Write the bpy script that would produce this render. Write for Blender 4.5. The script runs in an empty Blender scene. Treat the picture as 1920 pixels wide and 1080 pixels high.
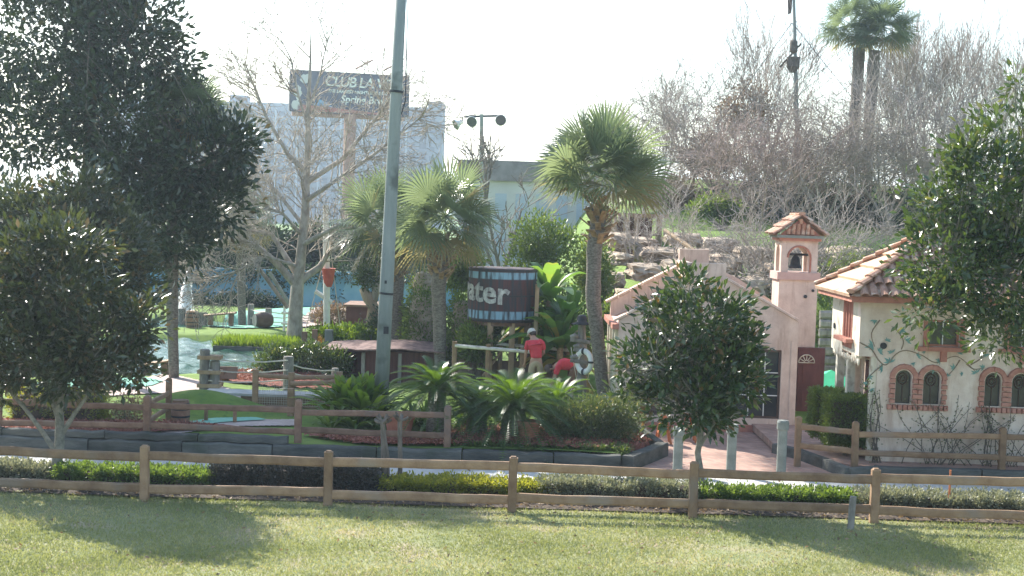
import bpy, bmesh, math, random
import numpy as np
from mathutils import Vector, noise, geometry
R = math.radians
sc = bpy.context.scene
col = sc.collection

# ---------------------------------------------------------------- camera
F = 2637.0; CZ = 5.1; ROLL = R(1.8); PITCH = math.atan(146 / F)
cam = bpy.data.cameras.new('camera'); co = bpy.data.objects.new('camera', cam); col.objects.link(co)
cam.sensor_width = 36; cam.lens = 36 * F / 1920; cam.clip_start = .1; cam.clip_end = 6000
Fv = Vector((0, math.cos(PITCH), -math.sin(PITCH))); U0 = Vector((0, math.sin(PITCH), math.cos(PITCH))); R0 = Vector((1, 0, 0))
Rv = math.cos(ROLL) * R0 + math.sin(ROLL) * U0
Uv = -math.sin(ROLL) * R0 + math.cos(ROLL) * U0
from mathutils import Matrix
co.matrix_world = Matrix(((Rv.x, Uv.x, -Fv.x, 0), (Rv.y, Uv.y, -Fv.y, 0), (Rv.z, Uv.z, -Fv.z, CZ), (0, 0, 0, 1)))
sc.camera = co
CAM = Vector((0, 0, CZ))
def ray(px, py): return Fv + (px - 960) / F * Rv + (540 - py) / F * Uv
def P(px, py, Y):
    d = ray(px, py); return CAM + d * (Y / d.y)
def G(px, py, z=0.0):
    d = ray(px, py); return CAM + d * ((z - CZ) / d.z)
def X(px, Y, z=0.3):                       # world x of the column px at depth Y and height z
    a = P(px, 400, Y); b = P(px, 900, Y); t = (a.z - z) / (a.z - b.z); return a.x + (b.x - a.x) * t

HAZE = .0006
# ---------------------------------------------------------------- light
EL = R(36.5); AZ = R(38.5)                    # the sun stands in front of the camera, to the left
S = Vector((-math.sin(AZ) * math.cos(EL), math.cos(AZ) * math.cos(EL), math.sin(EL)))
w = bpy.data.worlds.new('World'); sc.world = w; w.use_nodes = True
nt = w.node_tree; bg = nt.nodes['Background']
sky = nt.nodes.new('ShaderNodeTexSky'); sky.sky_type = 'NISHITA'; sky.sun_disc = False
sky.sun_elevation = EL; sky.sun_rotation = -AZ; sky.air_density = 1.2; sky.dust_density = 1.0; sky.ozone_density = 1.0
nt.links.new(sky.outputs[0], bg.inputs[0]); bg.inputs[1].default_value = .15
sl = bpy.data.lights.new('sun', 'SUN'); sl.energy = 5.0; sl.angle = R(.5); sl.color = (1, .95, .86)
so = bpy.data.objects.new('sun', sl); col.objects.link(so); so.rotation_euler = S.to_track_quat('Z', 'Y').to_euler(); so.location = (0, 0, 60)
sc.view_settings.view_transform = 'Standard'; sc.view_settings.look = 'None'
sc.view_settings.gamma = 1; sc.view_settings.exposure = 1.2
sc.cycles.volume_bounces = 0; sc.cycles.max_bounces = 6; sc.cycles.transparent_max_bounces = 8

# ---------------------------------------------------------------- helpers
WL = {}
def finish(o, parent, origin, kind=None):
    col.objects.link(o)
    if parent: o.parent = parent
    WL[o.name] = origin
    return o
def tag(o, label, cat, group=None, kind=None):
    if label: o['label'] = label
    if cat: o['category'] = cat
    if group: o['group'] = group
    if kind: o['kind'] = kind
    return o
def struct(o): o['kind'] = 'structure'; return o
def thing(name, label, cat, loc, group=None):
    o = bpy.data.objects.new(name, None); col.objects.link(o); o.location = loc; o.empty_display_size = .2
    WL[o.name] = Vector(loc); tag(o, label, cat, group); return o
def org(parent, origin):
    if parent: return WL[parent.name]
    return Vector(origin) if origin is not None else Vector((0, 0, 0))
def mkmesh(name, V, faces, mat, parent=None, origin=None, smooth=False, rnd=None, mats=None, mi=None):
    """V (n,3) world coordinates; faces: list of (k,m) int arrays"""
    O = org(parent, origin); V = np.asarray(V, dtype=np.float32) - np.array(O, dtype=np.float32)
    faces = [np.asarray(f, dtype=np.int32) for f in faces if len(f)]
    me = bpy.data.meshes.new(name); nl = sum(f.size for f in faces); nf = sum(len(f) for f in faces)
    me.vertices.add(len(V)); me.vertices.foreach_set('co', V.ravel())
    me.loops.add(nl); me.polygons.add(nf)
    me.loops.foreach_set('vertex_index', np.concatenate([f.ravel() for f in faces]))
    st = []; s0 = 0
    for f in faces:
        st.append(np.arange(len(f), dtype=np.int32) * f.shape[1] + s0); s0 += f.size
    me.polygons.foreach_set('loop_start', np.concatenate(st))
    try: me.polygons.foreach_set('loop_total', np.concatenate([np.full(len(f), f.shape[1], dtype=np.int32) for f in faces]))
    except Exception: pass
    if smooth: me.polygons.foreach_set('use_smooth', np.ones(nf, dtype=bool))
    me.update(calc_edges=True)
    if rnd is not None:
        a = me.attributes.new('rnd', 'FLOAT', 'FACE'); a.data.foreach_set('value', np.asarray(rnd, dtype=np.float32))
    for m_ in (mats or [mat]): me.materials.append(m_)
    if mi is not None: me.polygons.foreach_set('material_index', np.asarray(mi, dtype=np.int32))
    o = bpy.data.objects.new(name, me)
    if not parent: o.location = O
    return finish(o, parent, O)

class MB:
    def __init__(s): s.v = []; s.f = []
    def add(s, vs, fs):
        n = len(s.v); s.v += [tuple(p) for p in vs]; s.f += [tuple(i + n for i in f) for f in fs]; return s
    def box(s, c, d, rz=0, top=1.0):
        cx, cy, cz = c; dx, dy, dz = d[0] / 2, d[1] / 2, d[2] / 2; vs = []
        cr, sr = math.cos(rz), math.sin(rz)
        for z in (-1, 1):
            k = top if z > 0 else 1
            for x, y in ((-1, -1), (1, -1), (1, 1), (-1, 1)):
                a, b = x * dx * k, y * dy * k
                vs.append((cx + a * cr - b * sr, cy + a * sr + b * cr, cz + z * dz))
        return s.add(vs, [(0, 3, 2, 1), (4, 5, 6, 7), (0, 1, 5, 4), (1, 2, 6, 5), (2, 3, 7, 6), (3, 0, 4, 7)])
    def bb(s, a, b):   # box from corner to corner
        return s.box([(a[i] + b[i]) / 2 for i in range(3)], [abs(b[i] - a[i]) for i in range(3)])
    def beam(s, a, b, w, h, seg=1, jit=0, seed=0, cham=.25):
        a = Vector(a); b = Vector(b); d = (b - a); L = d.length; d.normalize()
        up = Vector((0, 0, 1)) if abs(d.z) < .9 else Vector((0, 1, 0))
        sx = d.cross(up).normalized(); sz = sx.cross(d).normalized(); rg = random.Random(seed)
        q = [(-.5, -.5 + cham), (-.5 + cham, -.5), (.5 - cham, -.5), (.5, -.5 + cham), (.5, .5 - cham), (.5 - cham, .5), (-.5 + cham, .5), (-.5, .5 - cham)]
        vs = []
        for i in range(seg + 1):
            p = a + d * L * i / seg; j1 = rg.uniform(-jit, jit); j2 = rg.uniform(-jit, jit)
            for (x, z) in q:
                vs.append(p + sx * (x * w + j1 + rg.uniform(-jit, jit) * .3) + sz * (z * h + j2 + rg.uniform(-jit, jit) * .3))
        fs = [tuple(range(8)), tuple(range(seg * 8 + 7, seg * 8 - 1, -1))]
        for i in range(seg):
            for k in range(8):
                k2 = (k + 1) % 8; fs.append((i * 8 + k, i * 8 + 8 + k, i * 8 + 8 + k2, i * 8 + k2))
        return s.add(vs, fs)
    def tube(s, pts, rad, n=8, cap=True):
        pts = [Vector(p) for p in pts]; m = len(pts)
        if not hasattr(rad, '__len__'): rad = [rad] * m
        vs = []; ref = None
        for i, p in enumerate(pts):
            d = (pts[min(i + 1, m - 1)] - pts[max(i - 1, 0)]).normalized()
            if ref is None: ref = Vector((1, 0, 0)) if abs(d.x) < .8 else Vector((0, 1, 0))
            u = (ref - d * ref.dot(d)).normalized(); v = d.cross(u); ref = u
            for k in range(n):
                t = 2 * math.pi * k / n; vs.append(p + (u * math.cos(t) + v * math.sin(t)) * rad[i])
        fs = []
        for i in range(m - 1):
            for k in range(n):
                k2 = (k + 1) % n; fs.append((i * n + k, i * n + k2, i * n + n + k2, i * n + n + k))
        if cap: fs += [tuple(range(n - 1, -1, -1)), tuple(range((m - 1) * n, m * n))]
        return s.add(vs, fs)
    def lathe(s, prof, c, n=16):
        return s.tube2([(c[0], c[1], c[2] + z) for r, z in prof], [r for r, z in prof], n)
    def tube2(s, pts, rad, n):
        vs = []
        for p, r in zip(pts, rad):
            for k in range(n):
                t = 2 * math.pi * k / n; vs.append((p[0] + r * math.cos(t), p[1] + r * math.sin(t), p[2]))
        fs = []; m = len(pts)
        for i in range(m - 1):
            for k in range(n):
                k2 = (k + 1) % n; fs.append((i * n + k, i * n + k2, i * n + n + k2, i * n + n + k))
        fs += [tuple(range(n - 1, -1, -1)), tuple(range((m - 1) * n, m * n))]
        return s.add(vs, fs)
    def slab(s, poly, ext, holes=()):
        """poly/holes: lists of 3D points on one plane; ext: extrusion vector"""
        poly = [Vector(p) for p in poly]; holes = [[Vector(p) for p in h] for h in holes]; ext = Vector(ext)
        loops = [poly] + holes
        tris = geometry.tessellate_polygon(loops); flat = [p for l in loops for p in l]; n = len(flat)
        fs = [tuple(t) for t in tris] + [tuple(n + i for i in reversed(t)) for t in tris]
        k = 0
        for l in loops:
            m = len(l)
            for i in range(m): fs.append((k + i, k + (i + 1) % m, n + k + (i + 1) % m, n + k + i))
            k += m
        return s.add(flat + [p + ext for p in flat], fs)
    def build(s, name, mat, parent=None, origin=None, smooth=False, fixn=True):
        O = org(parent, origin)
        me = bpy.data.meshes.new(name); me.from_pydata([(p[0] - O[0], p[1] - O[1], p[2] - O[2]) for p in s.v], [], s.f)
        if fixn:
            bm = bmesh.new(); bm.from_mesh(me); bmesh.ops.recalc_face_normals(bm, faces=bm.faces); bm.to_mesh(me); bm.free()
        if smooth:
            for p in me.polygons: p.use_smooth = True
        me.materials.append(mat); me.update()
        o = bpy.data.objects.new(name, me)
        if not parent: o.location = O
        return finish(o, parent, O)
def smooth_by_angle(o, a=40):
    me = o.data
    for p in me.polygons: p.use_smooth = True
    bm = bmesh.new(); bm.from_mesh(me)
    for e in bm.edges:
        if len(e.link_faces) == 2 and e.calc_face_angle(0) > R(a): e.smooth = False
    bm.to_mesh(me); bm.free(); return o
def copy_tree(o, loc, label=None, rz=0, scale=1.0, group=None):
    def cp(a, par):
        c = a.copy(); col.objects.link(c); c.parent = par
        for ch in a.children: cp(ch, c)
        return c
    r = cp(o, None); r.location = loc; r.rotation_euler = (0, 0, rz); r.scale = (scale,) * 3
    if label: r['label'] = label
    if group: r['group'] = group
    return r

# ---------------------------------------------------------------- materials
def _n(nt, t, **k):
    n = nt.nodes.new(t)
    for a, b in k.items(): setattr(n, a, b)
    return n
def rgb(c): return (c[0], c[1], c[2], 1)
def mat(name, c1, c2=None, scale=4, rough=.85, bump=0, stretch=(1, 1, 1), c3=None, s3=1, t3=.55, spec=.3, metal=0, detail=6, bscale=None, contrast=.25, coat=0, vary=0):
    m = bpy.data.materials.new(name); m.use_nodes = True; nt = m.node_tree; b = nt.nodes['Principled BSDF']; L = nt.links.new
    b.inputs['Roughness'].default_value = rough; b.inputs['Specular IOR Level'].default_value = spec; b.inputs['Metallic'].default_value = metal
    b.inputs['Coat Weight'].default_value = coat
    tc = _n(nt, 'ShaderNodeTexCoord'); mp = _n(nt, 'ShaderNodeMapping'); mp.inputs['Scale'].default_value = stretch
    L(tc.outputs['Object'], mp.inputs[0])
    nz = _n(nt, 'ShaderNodeTexNoise'); nz.inputs['Scale'].default_value = scale; nz.inputs['Detail'].default_value = detail; nz.inputs['Roughness'].default_value = .65
    L(mp.outputs[0], nz.inputs['Vector'])
    if c2 is None: b.inputs['Base Color'].default_value = rgb(c1); outc = None
    else:
        cr = _n(nt, 'ShaderNodeValToRGB'); e = cr.color_ramp.elements
        e[0].position = .5 - contrast / 2; e[1].position = .5 + contrast / 2; e[0].color = rgb(c1); e[1].color = rgb(c2)
        L(nz.outputs['Fac'], cr.inputs[0]); outc = cr.outputs[0]
        if c3 is not None:
            n3 = _n(nt, 'ShaderNodeTexNoise'); n3.inputs['Scale'].default_value = s3; n3.inputs['Detail'].default_value = 5
            L(tc.outputs['Object'], n3.inputs['Vector'])
            r3 = _n(nt, 'ShaderNodeValToRGB'); r3.color_ramp.elements[0].position = t3; r3.color_ramp.elements[1].position = t3 + .12
            L(n3.outputs['Fac'], r3.inputs[0])
            mx = _n(nt, 'ShaderNodeMix', data_type='RGBA'); L(r3.outputs[0], mx.inputs[0]); L(outc, mx.inputs[6]); mx.inputs[7].default_value = rgb(c3); outc = mx.outputs[2]
        if vary:
            oi = _n(nt, 'ShaderNodeObjectInfo'); m4 = _n(nt, 'ShaderNodeMapRange'); L(oi.outputs['Random'], m4.inputs[0]); m4.inputs[3].default_value = 1 - vary; m4.inputs[4].default_value = 1 + vary
            vs_ = _n(nt, 'ShaderNodeVectorMath', operation='SCALE'); L(outc, vs_.inputs[0]); L(m4.outputs[0], vs_.inputs[3]); outc = vs_.outputs[0]
        L(outc, b.inputs['Base Color'])
    if bump:
        src = nz.outputs['Fac']
        if bscale:
            nb = _n(nt, 'ShaderNodeTexNoise'); nb.inputs['Scale'].default_value = bscale; nb.inputs['Detail'].default_value = 5; L(mp.outputs[0], nb.inputs['Vector']); src = nb.outputs['Fac']
        bp = _n(nt, 'ShaderNodeBump'); bp.inputs['Strength'].default_value = min(1, bump); bp.inputs['Distance'].default_value = .02 * max(1, bump)
        L(src, bp.inputs['Height']); L(bp.outputs[0], b.inputs['Normal'])
    return m
def leafmat(name, c1, c2, rough=.4, trans=.35, tc=None, spec=.5, c3=None, k3=.9):
    m = bpy.data.materials.new(name); m.use_nodes = True; nt = m.node_tree; b = nt.nodes['Principled BSDF']; L = nt.links.new
    at = _n(nt, 'ShaderNodeAttribute'); at.attribute_name = 'rnd'
    cr = _n(nt, 'ShaderNodeValToRGB'); e = cr.color_ramp.elements; e[0].color = rgb(c1); e[1].color = rgb(c2)
    if c3 is not None:
        e[1].position = k3 - .08; x = e.new(k3); x.color = rgb(c3)
    L(at.outputs['Fac'], cr.inputs[0]); L(cr.outputs[0], b.inputs['Base Color'])
    b.inputs['Roughness'].default_value = rough; b.inputs['Specular IOR Level'].default_value = spec
    tr = _n(nt, 'ShaderNodeBsdfTranslucent')
    mx0 = _n(nt, 'ShaderNodeMix', data_type='RGBA', blend_type='MULTIPLY'); mx0.inputs[0].default_value = 1; L(cr.outputs[0], mx0.inputs[6]); mx0.inputs[7].default_value = rgb(tc or (2.2, 2.0, .8)); L(mx0.outputs[2], tr.inputs[0])
    ms = _n(nt, 'ShaderNodeMixShader'); ms.inputs[0].default_value = trans
    L(b.outputs[0], ms.inputs[1]); L(tr.outputs[0], ms.inputs[2]); L(ms.outputs[0], nt.nodes['Material Output'].inputs[0])
    return m
def streakmat(name, base, base2, stain, rough=.9, sx=2.5, thr=.58, bump=.3):
    """plaster with vertical run-off stains"""
    m = mat(name, base, base2, 2.2, rough, bump, bscale=30); nt = m.node_tree; L = nt.links.new; b = nt.nodes['Principled BSDF']
    src = b.inputs['Base Color'].links[0].from_socket
    tc = _n(nt, 'ShaderNodeTexCoord'); mp = _n(nt, 'ShaderNodeMapping'); mp.inputs['Scale'].default_value = (sx, sx, .35); L(tc.outputs['Object'], mp.inputs[0])
    nz = _n(nt, 'ShaderNodeTexNoise'); nz.inputs['Scale'].default_value = 1.6; nz.inputs['Detail'].default_value = 7; nz.inputs['Roughness'].default_value = .7; L(mp.outputs[0], nz.inputs['Vector'])
    cr = _n(nt, 'ShaderNodeValToRGB'); cr.color_ramp.elements[0].position = thr; cr.color_ramp.elements[1].position = thr + .2
    L(nz.outputs['Fac'], cr.inputs[0]); mx = _n(nt, 'ShaderNodeMix', data_type='RGBA'); L(cr.outputs[0], mx.inputs[0]); L(src, mx.inputs[6]); mx.inputs[7].default_value = rgb(stain)
    L(mx.outputs[2], b.inputs['Base Color']); return m
M = {}
M['wood'] = mat('rail_wood', (.20, .12, .07), (.34, .225, .135), 3, .75, .5, (1, 1, 1), c3=(.25, .19, .14), s3=1.1, bscale=25, vary=.2, contrast=.35)
M['wood_red'] = mat('red_brown_wood', (.17, .095, .065), (.30, .185, .125), 3, .8, .5, bscale=25, vary=.2, c3=(.2, .15, .12), s3=1.4, contrast=.35)
M['wood_grey'] = mat('weathered_wood', (.15, .14, .12), (.30, .28, .25), 5, .9, .6, (1, 1, .3), bscale=30)
M['wood_tan'] = mat('tan_wood', (.30, .20, .12), (.46, .34, .22), 4, .8, .4, (1, 1, .4))
M['timber'] = mat('dark_timber', (.06, .065, .06), (.16, .155, .135), 3, .9, .7, (.5, 1, 2), c3=(.07, .08, .06), s3=1.2, bscale=18, vary=.25, contrast=.4)
M['concrete'] = mat('path_concrete', (.42, .41, .38), (.56, .54, .50), 2.5, .9, .2, c3=(.36, .35, .33), s3=.8, bscale=60)
M['concrete_pink'] = mat('pink_concrete', (.40, .31, .27), (.50, .41, .36), 3, .9, .2, bscale=60)
M['pole'] = mat('grey_pole', (.20, .23, .22), (.30, .33, .31), 2, .8, .3, (3, 3, .4), c3=(.12, .135, .125), s3=1.6, bscale=40, contrast=.4)
M['post_grey'] = mat('grey_post_paint', (.17, .185, .165), (.26, .275, .245), 4, .75, .3, c3=(.2, .22, .2), s3=3)
M['bark'] = mat('bark', (.10, .085, .07), (.2, .17, .14), 8, .95, .8, (1, 1, .35))
M['bark_mag'] = mat('magnolia_bark', (.16, .15, .12), (.30, .28, .23), 9, .9, .5)
M['bark_palm'] = mat('palm_trunk', (.10, .085, .07), (.25, .22, .185), 14, .95, 1.0, (1, 1, 2.2), bscale=22)
M['bark_pale'] = mat('pale_bark', (.30, .255, .21), (.52, .46, .39), 5, .9, .5, (1, 1, .5))
M['twig'] = mat('twig_bark', (.24, .205, .18), (.38, .335, .295), 2, .85)
M['twig_red'] = mat('reddish_twig', (.25, .18, .155), (.37, .29, .25), 2, .85)
M['boot'] = mat('palm_boots', (.20, .13, .075), (.40, .28, .17), 7, .9, .5)
M['leaf_mag'] = leafmat('magnolia_leaf', (.022, .045, .018), (.06, .10, .032), .3, .25, spec=.6, c3=(.15, .095, .045), k3=.9)
M['leaf_magbig'] = leafmat('dark_magnolia_leaf', (.018, .035, .018), (.04, .065, .028), .31, .12, spec=.6, c3=(.09, .07, .035), k3=.95)
M['leaf_magbr'] = leafmat('brownish_magnolia_leaf', (.026, .042, .018), (.06, .075, .03), .29, .2, spec=.6, c3=(.14, .10, .05), k3=.86)
M['leaf_lite'] = leafmat('light_magnolia_leaf', (.03, .06, .022), (.075, .115, .035), .27, .25, spec=.7, c3=(.14, .15, .06), k3=.92)
M['leaf_palm'] = leafmat('palm_leaf', (.10, .14, .08), (.18, .22, .13), .27, .45, tc=(1.4, 1.4, 1.0), c3=(.24, .2, .11), k3=.97)
M['leaf_sago'] = leafmat('sago_leaf', (.03, .07, .02), (.06, .12, .03), .35, .42, tc=(2.8, 2.3, .5))
M['leaf_ban'] = leafmat('banana_leaf', (.06, .13, .04), (.13, .22, .06), .4, .5, tc=(2.0, 1.9, .8), c3=(.28, .2, .05), k3=.97)
M['leaf_bright'] = leafmat('bright_leaf', (.06, .13, .025), (.14, .22, .04), .4, .5, tc=(2.3, 1.9, .5))
M['leaf_gy'] = leafmat('yellow_green_leaf', (.13, .18, .04), (.28, .30, .06), .45, .45, tc=(1.8, 1.5, .5))
M['leaf_green'] = leafmat('hedge_leaf', (.07, .125, .04), (.14, .21, .065), .45, .42, tc=(2, 1.8, .6))
M['leaf_greyg'] = leafmat('grey_green_leaf', (.14, .16, .10), (.30, .31, .22), .5, .3, tc=(1.5, 1.4, 1))
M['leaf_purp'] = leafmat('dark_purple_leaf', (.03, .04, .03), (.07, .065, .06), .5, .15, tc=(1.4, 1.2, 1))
M['leaf_box'] = leafmat('boxwood_leaf', (.06, .10, .03), (.14, .19, .06), .45, .4)
M['leaf_ole'] = leafmat('oleander_leaf', (.045, .075, .035), (.1, .13, .06), .45, .3, c3=(.22, .2, .12), k3=.9)
M['leaf_far'] = leafmat('far_tree_leaf', (.018, .04, .022), (.045, .075, .035), .6, .15)
M['leaf_ivy'] = leafmat('ivy_leaf', (.04, .08, .02), (.14, .2, .05), .4, .4)
M['leaf_dry'] = leafmat('dry_leaf', (.14, .10, .06), (.34, .25, .16), .7, .25, tc=(1.3, 1.1, .8))
M['grass'] = leafmat('grass_blade', (.165, .20, .08), (.315, .33, .15), .55, .35, tc=(1.5, 1.4, .8), c3=(.43, .38, .24), k3=.8)
M['lawn'] = mat('lawn_soil_and_thatch', (.20, .225, .10), (.29, .285, .15), 1.6, .95, .6, c3=(.34, .29, .19), s3=.9, t3=.55, bscale=40)
M['turf'] = mat('golf_turf', (.105, .175, .028), (.155, .235, .04), 1.2, .95, .5, c3=(.10, .17, .035), s3=5, bscale=60)
M['carpet'] = mat('putting_carpet', (.17, .40, .30), (.22, .46, .35), 3, .95)
M['mulch'] = mat('red_mulch', (.13, .04, .03), (.34, .13, .09), 16, .95, 1.2, bscale=30, contrast=.4)
M['soil'] = mat('leaf_litter_soil', (.05, .038, .03), (.11, .085, .065), 9, .95, 1.0)
M['rock'] = mat('tan_rock', (.27, .205, .15), (.46, .38, .29), 2.2, .95, 1.3, c3=(.2, .15, .115), s3=.8, t3=.58, bscale=7)
M['pink'] = streakmat('pink_stucco', (.56, .43, .36), (.70, .565, .48), (.40, .27, .21), thr=.52)
M['pinktrim'] = mat('terracotta_paint', (.36, .15, .11), (.48, .22, .16), 4, .8, .3)
M['cream'] = streakmat('cream_stucco', (.62, .505, .42), (.76, .66, .57), (.48, .36, .29), thr=.5, sx=1.6)
M['cream_wood'] = mat('cream_boards', (.55, .50, .40), (.72, .67, .56), 5, .8, .4, (1, 1, .3), c3=(.4, .33, .25), s3=4)
M['tile'] = mat('roof_tile', (.36, .19, .13), (.54, .34, .24), 3.5, .85, .4, c3=(.60, .48, .38), s3=5, t3=.54)
M['brickarch'] = mat('arch_brick', (.36, .16, .12), (.50, .26, .20), 6, .9, .5)
M['mortar'] = mat('mortar', (.55, .48, .42), (.62, .55, .48), 8, .95)
M['glass'] = mat('dark_glass', (.03, .035, .04), (.05, .055, .055), 2, .18, spec=.6)
M['frame_dark'] = mat('dark_frame', (.09, .06, .05), (.13, .09, .07), 5, .7)
M['maroon'] = mat('maroon_paint', (.10, .04, .04), (.15, .06, .055), 4, .65, .2, (1, 1, .4))
M['iron'] = mat('dark_iron', (.03, .035, .04), (.06, .06, .065), 8, .6, metal=.3)
M['white'] = mat('white_paint', (.68, .68, .65), (.8, .8, .77), 4, .6)
M['orange'] = mat('orange_paint', (.48, .15, .06), (.58, .21, .09), 4, .7)
M['terra'] = mat('terracotta_pot', (.32, .12, .08), (.42, .18, .12), 5, .8)
M['blue'] = mat('blue_wall_paint', (.12, .30, .46), (.18, .38, .54), .5, .9)
M['rope'] = mat('rope', (.5, .45, .36), (.62, .57, .47), 20, .9)
M['red'] = mat('red_shirt', (.58, .05, .07), (.68, .07, .09), 6, .8)
M['khaki'] = mat('khaki_cloth', (.38, .29, .18), (.46, .36, .24), 6, .9)
M['skin'] = mat('skin', (.42, .24, .17), (.48, .28, .2), 6, .6)
M['hair'] = mat('dark_hair', (.04, .03, .025), (.07, .05, .04), 20, .8)
M['cap'] = mat('pale_cap', (.55, .52, .45), (.62, .59, .52), 8, .9)
M['rust'] = mat('rusty_steel', (.30, .15, .11), (.40, .22, .16), 1, .9)
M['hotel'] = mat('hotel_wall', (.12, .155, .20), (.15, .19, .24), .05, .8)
M['hotel_glass'] = mat('hotel_glass', (.02, .04, .07), (.04, .07, .1), .1, .4)
M['green_cloth'] = mat('green_canvas', (.05, .42, .20), (.07, .5, .25), 2, .8)
# ---------------------------------------------------------------- plant makers
def unit(a): return a / np.maximum(np.linalg.norm(a, axis=-1, keepdims=True), 1e-6)
def leaves(pos, d, nrm, L, W, fold=.15):
    """pos,d,nrm (n,3), L,W (n,) -> V, faces ; each leaf a folded pair of triangles"""
    n = len(pos); s = unit(np.cross(d, nrm)); nn = np.cross(s, d)
    L = L[:, None]; W = W[:, None]
    V = np.empty((n, 4, 3)); V[:, 0] = pos; V[:, 1] = pos + d * L * .5 + s * W * .5 + nn * W * fold; V[:, 2] = pos + d * L; V[:, 3] = pos + d * L * .5 - s * W * .5 + nn * W * fold
    b = np.arange(n)[:, None] * 4
    return V.reshape(-1, 3), b + np.array([[0, 1, 2]]), b + np.array([[0, 2, 3]])
def cloud(ells, n, L, asp=.45, seed=1, per=14, cr=.16, lo=.45, up=.3, boxes=False, var=.3, outer=.6):
    rg = np.random.default_rng(seed); E = np.array([[*e] for e in ells], dtype=float)
    wt = E[:, 3] * E[:, 5]; wt = wt / wt.sum(); nc = max(1, n // per)
    k = rg.choice(len(E), nc, p=wt); u = unit(rg.normal(size=(nc, 3)))
    if boxes:
        u = rg.uniform(-1, 1, (nc, 3)); ax = rg.integers(0, 3, nc); sh = rg.random(nc) < .8
        u[np.arange(nc)[sh], ax[sh]] = np.sign(u[np.arange(nc)[sh], ax[sh]]) * rg.uniform(.88, 1, sh.sum())
        C = E[k, :3] + u * E[k, 3:]
    else:
        rr = (lo + (1 - lo) * rg.random(nc) ** .6)[:, None] * rg.uniform(.9, 1.08, (nc, 1)); C = E[k, :3] + u * rr * E[k, 3:]
    pos = np.repeat(C, per, 0) + rg.normal(size=(nc * per, 3)) * cr * .6
    out = np.repeat(u, per, 0); cen = np.repeat(C, per, 0)
    d = unit(unit(pos - cen) * .8 + out * outer + rg.normal(size=pos.shape) * .5 + np.array([0, 0, up]))
    nrm = unit(rg.normal(size=pos.shape) + np.array([0, 0, 1.0]))
    LL = L * rg.uniform(1 - var, 1 + var, len(pos))
    V, f1, f2 = leaves(pos, d, nrm, LL, LL * asp)
    r = np.clip(np.repeat(rg.random(nc), per) * .55 + rg.random(len(pos)) * .5, 0, 1)
    return V, f1, f2, np.concatenate([r, r])
def foliage(name, m, ells, n, L, parent=None, origin=None, **k):
    V, a, b, r = cloud(ells, n, L, **k); return mkmesh(name, V, [a, b], m, parent, origin, rnd=r)
def ell(px, py, rx, ry, Y, ryd=None, dy=0):
    """ellipsoid from picture measures at depth Y"""
    c = P(px, py, Y + dy); s = (Y + dy) / F; return (c.x, c.y, c.z, rx * s, (ryd if ryd else rx * s), ry * s)
def tubes(branches, n=4):
    """branches: list of (pts (m,3), radii (m,)) -> V, faces quad"""
    VV = []; FF = []; base = 0; ang = np.arange(n) * 2 * np.pi / n; ca = np.cos(ang)[None, :, None]; sa = np.sin(ang)[None, :, None]
    for pts, r in branches:
        pts = np.asarray(pts, float); r = np.asarray(r, float); m = len(pts)
        t = np.gradient(pts, axis=0); t = unit(t); ref = np.array([.3, .9, .2]) if abs(t[0][1]) < .8 else np.array([1., 0, 0])
        u = unit(np.cross(t, ref)); v = np.cross(t, u)
        V = pts[:, None] + (u[:, None] * ca + v[:, None] * sa) * r[:, None, None]
        VV.append(V.reshape(-1, 3)); i = np.arange(m - 1)[:, None] * n; k = np.arange(n)[None]; k2 = (k + 1) % n
        FF.append((np.stack([i + k, i + k2, i + n + k2, i + n + k], -1)).reshape(-1, 4) + base); base += m * n
    return np.concatenate(VV), np.concatenate(FF)
def grow(rg, p, d, L, r, lvl, maxl, out, kids, spread, upt, wob=.12, rmin=.006, lr=.62, m=5):
    pts = [np.array(p, float)]; dd = np.array(d, float); st = L / (m - 1)
    for i in range(m - 1):
        dd = unit(dd + rg.normal(size=3) * wob + np.array([0, 0, upt])); pts.append(pts[-1] + dd * st)
    pts = np.array(pts); rad = np.maximum(np.linspace(r, r * .35, m), rmin * .8); out[lvl].append((pts, rad))
    if lvl >= maxl: return
    for k in range(kids[lvl]):
        t = rg.uniform(.25, 1.0); x = t * (m - 1); i = min(int(x), m - 2); q = pts[i] + (pts[i + 1] - pts[i]) * (x - i)
        ax = unit(np.cross(unit(pts[i + 1] - pts[i]), rg.normal(size=3))); nd = unit(unit(pts[i + 1] - pts[i]) * math.cos(spread) + ax * math.sin(spread) * rg.uniform(.7, 1.3))
        rr = max(rmin, r * (1 - .6 * t) * .55); grow(rg, q, nd, L * lr * rg.uniform(.7, 1.2), rr, lvl + 1, maxl, out, kids, spread, upt, wob, rmin, lr, m if lvl < 1 else 4)
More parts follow.
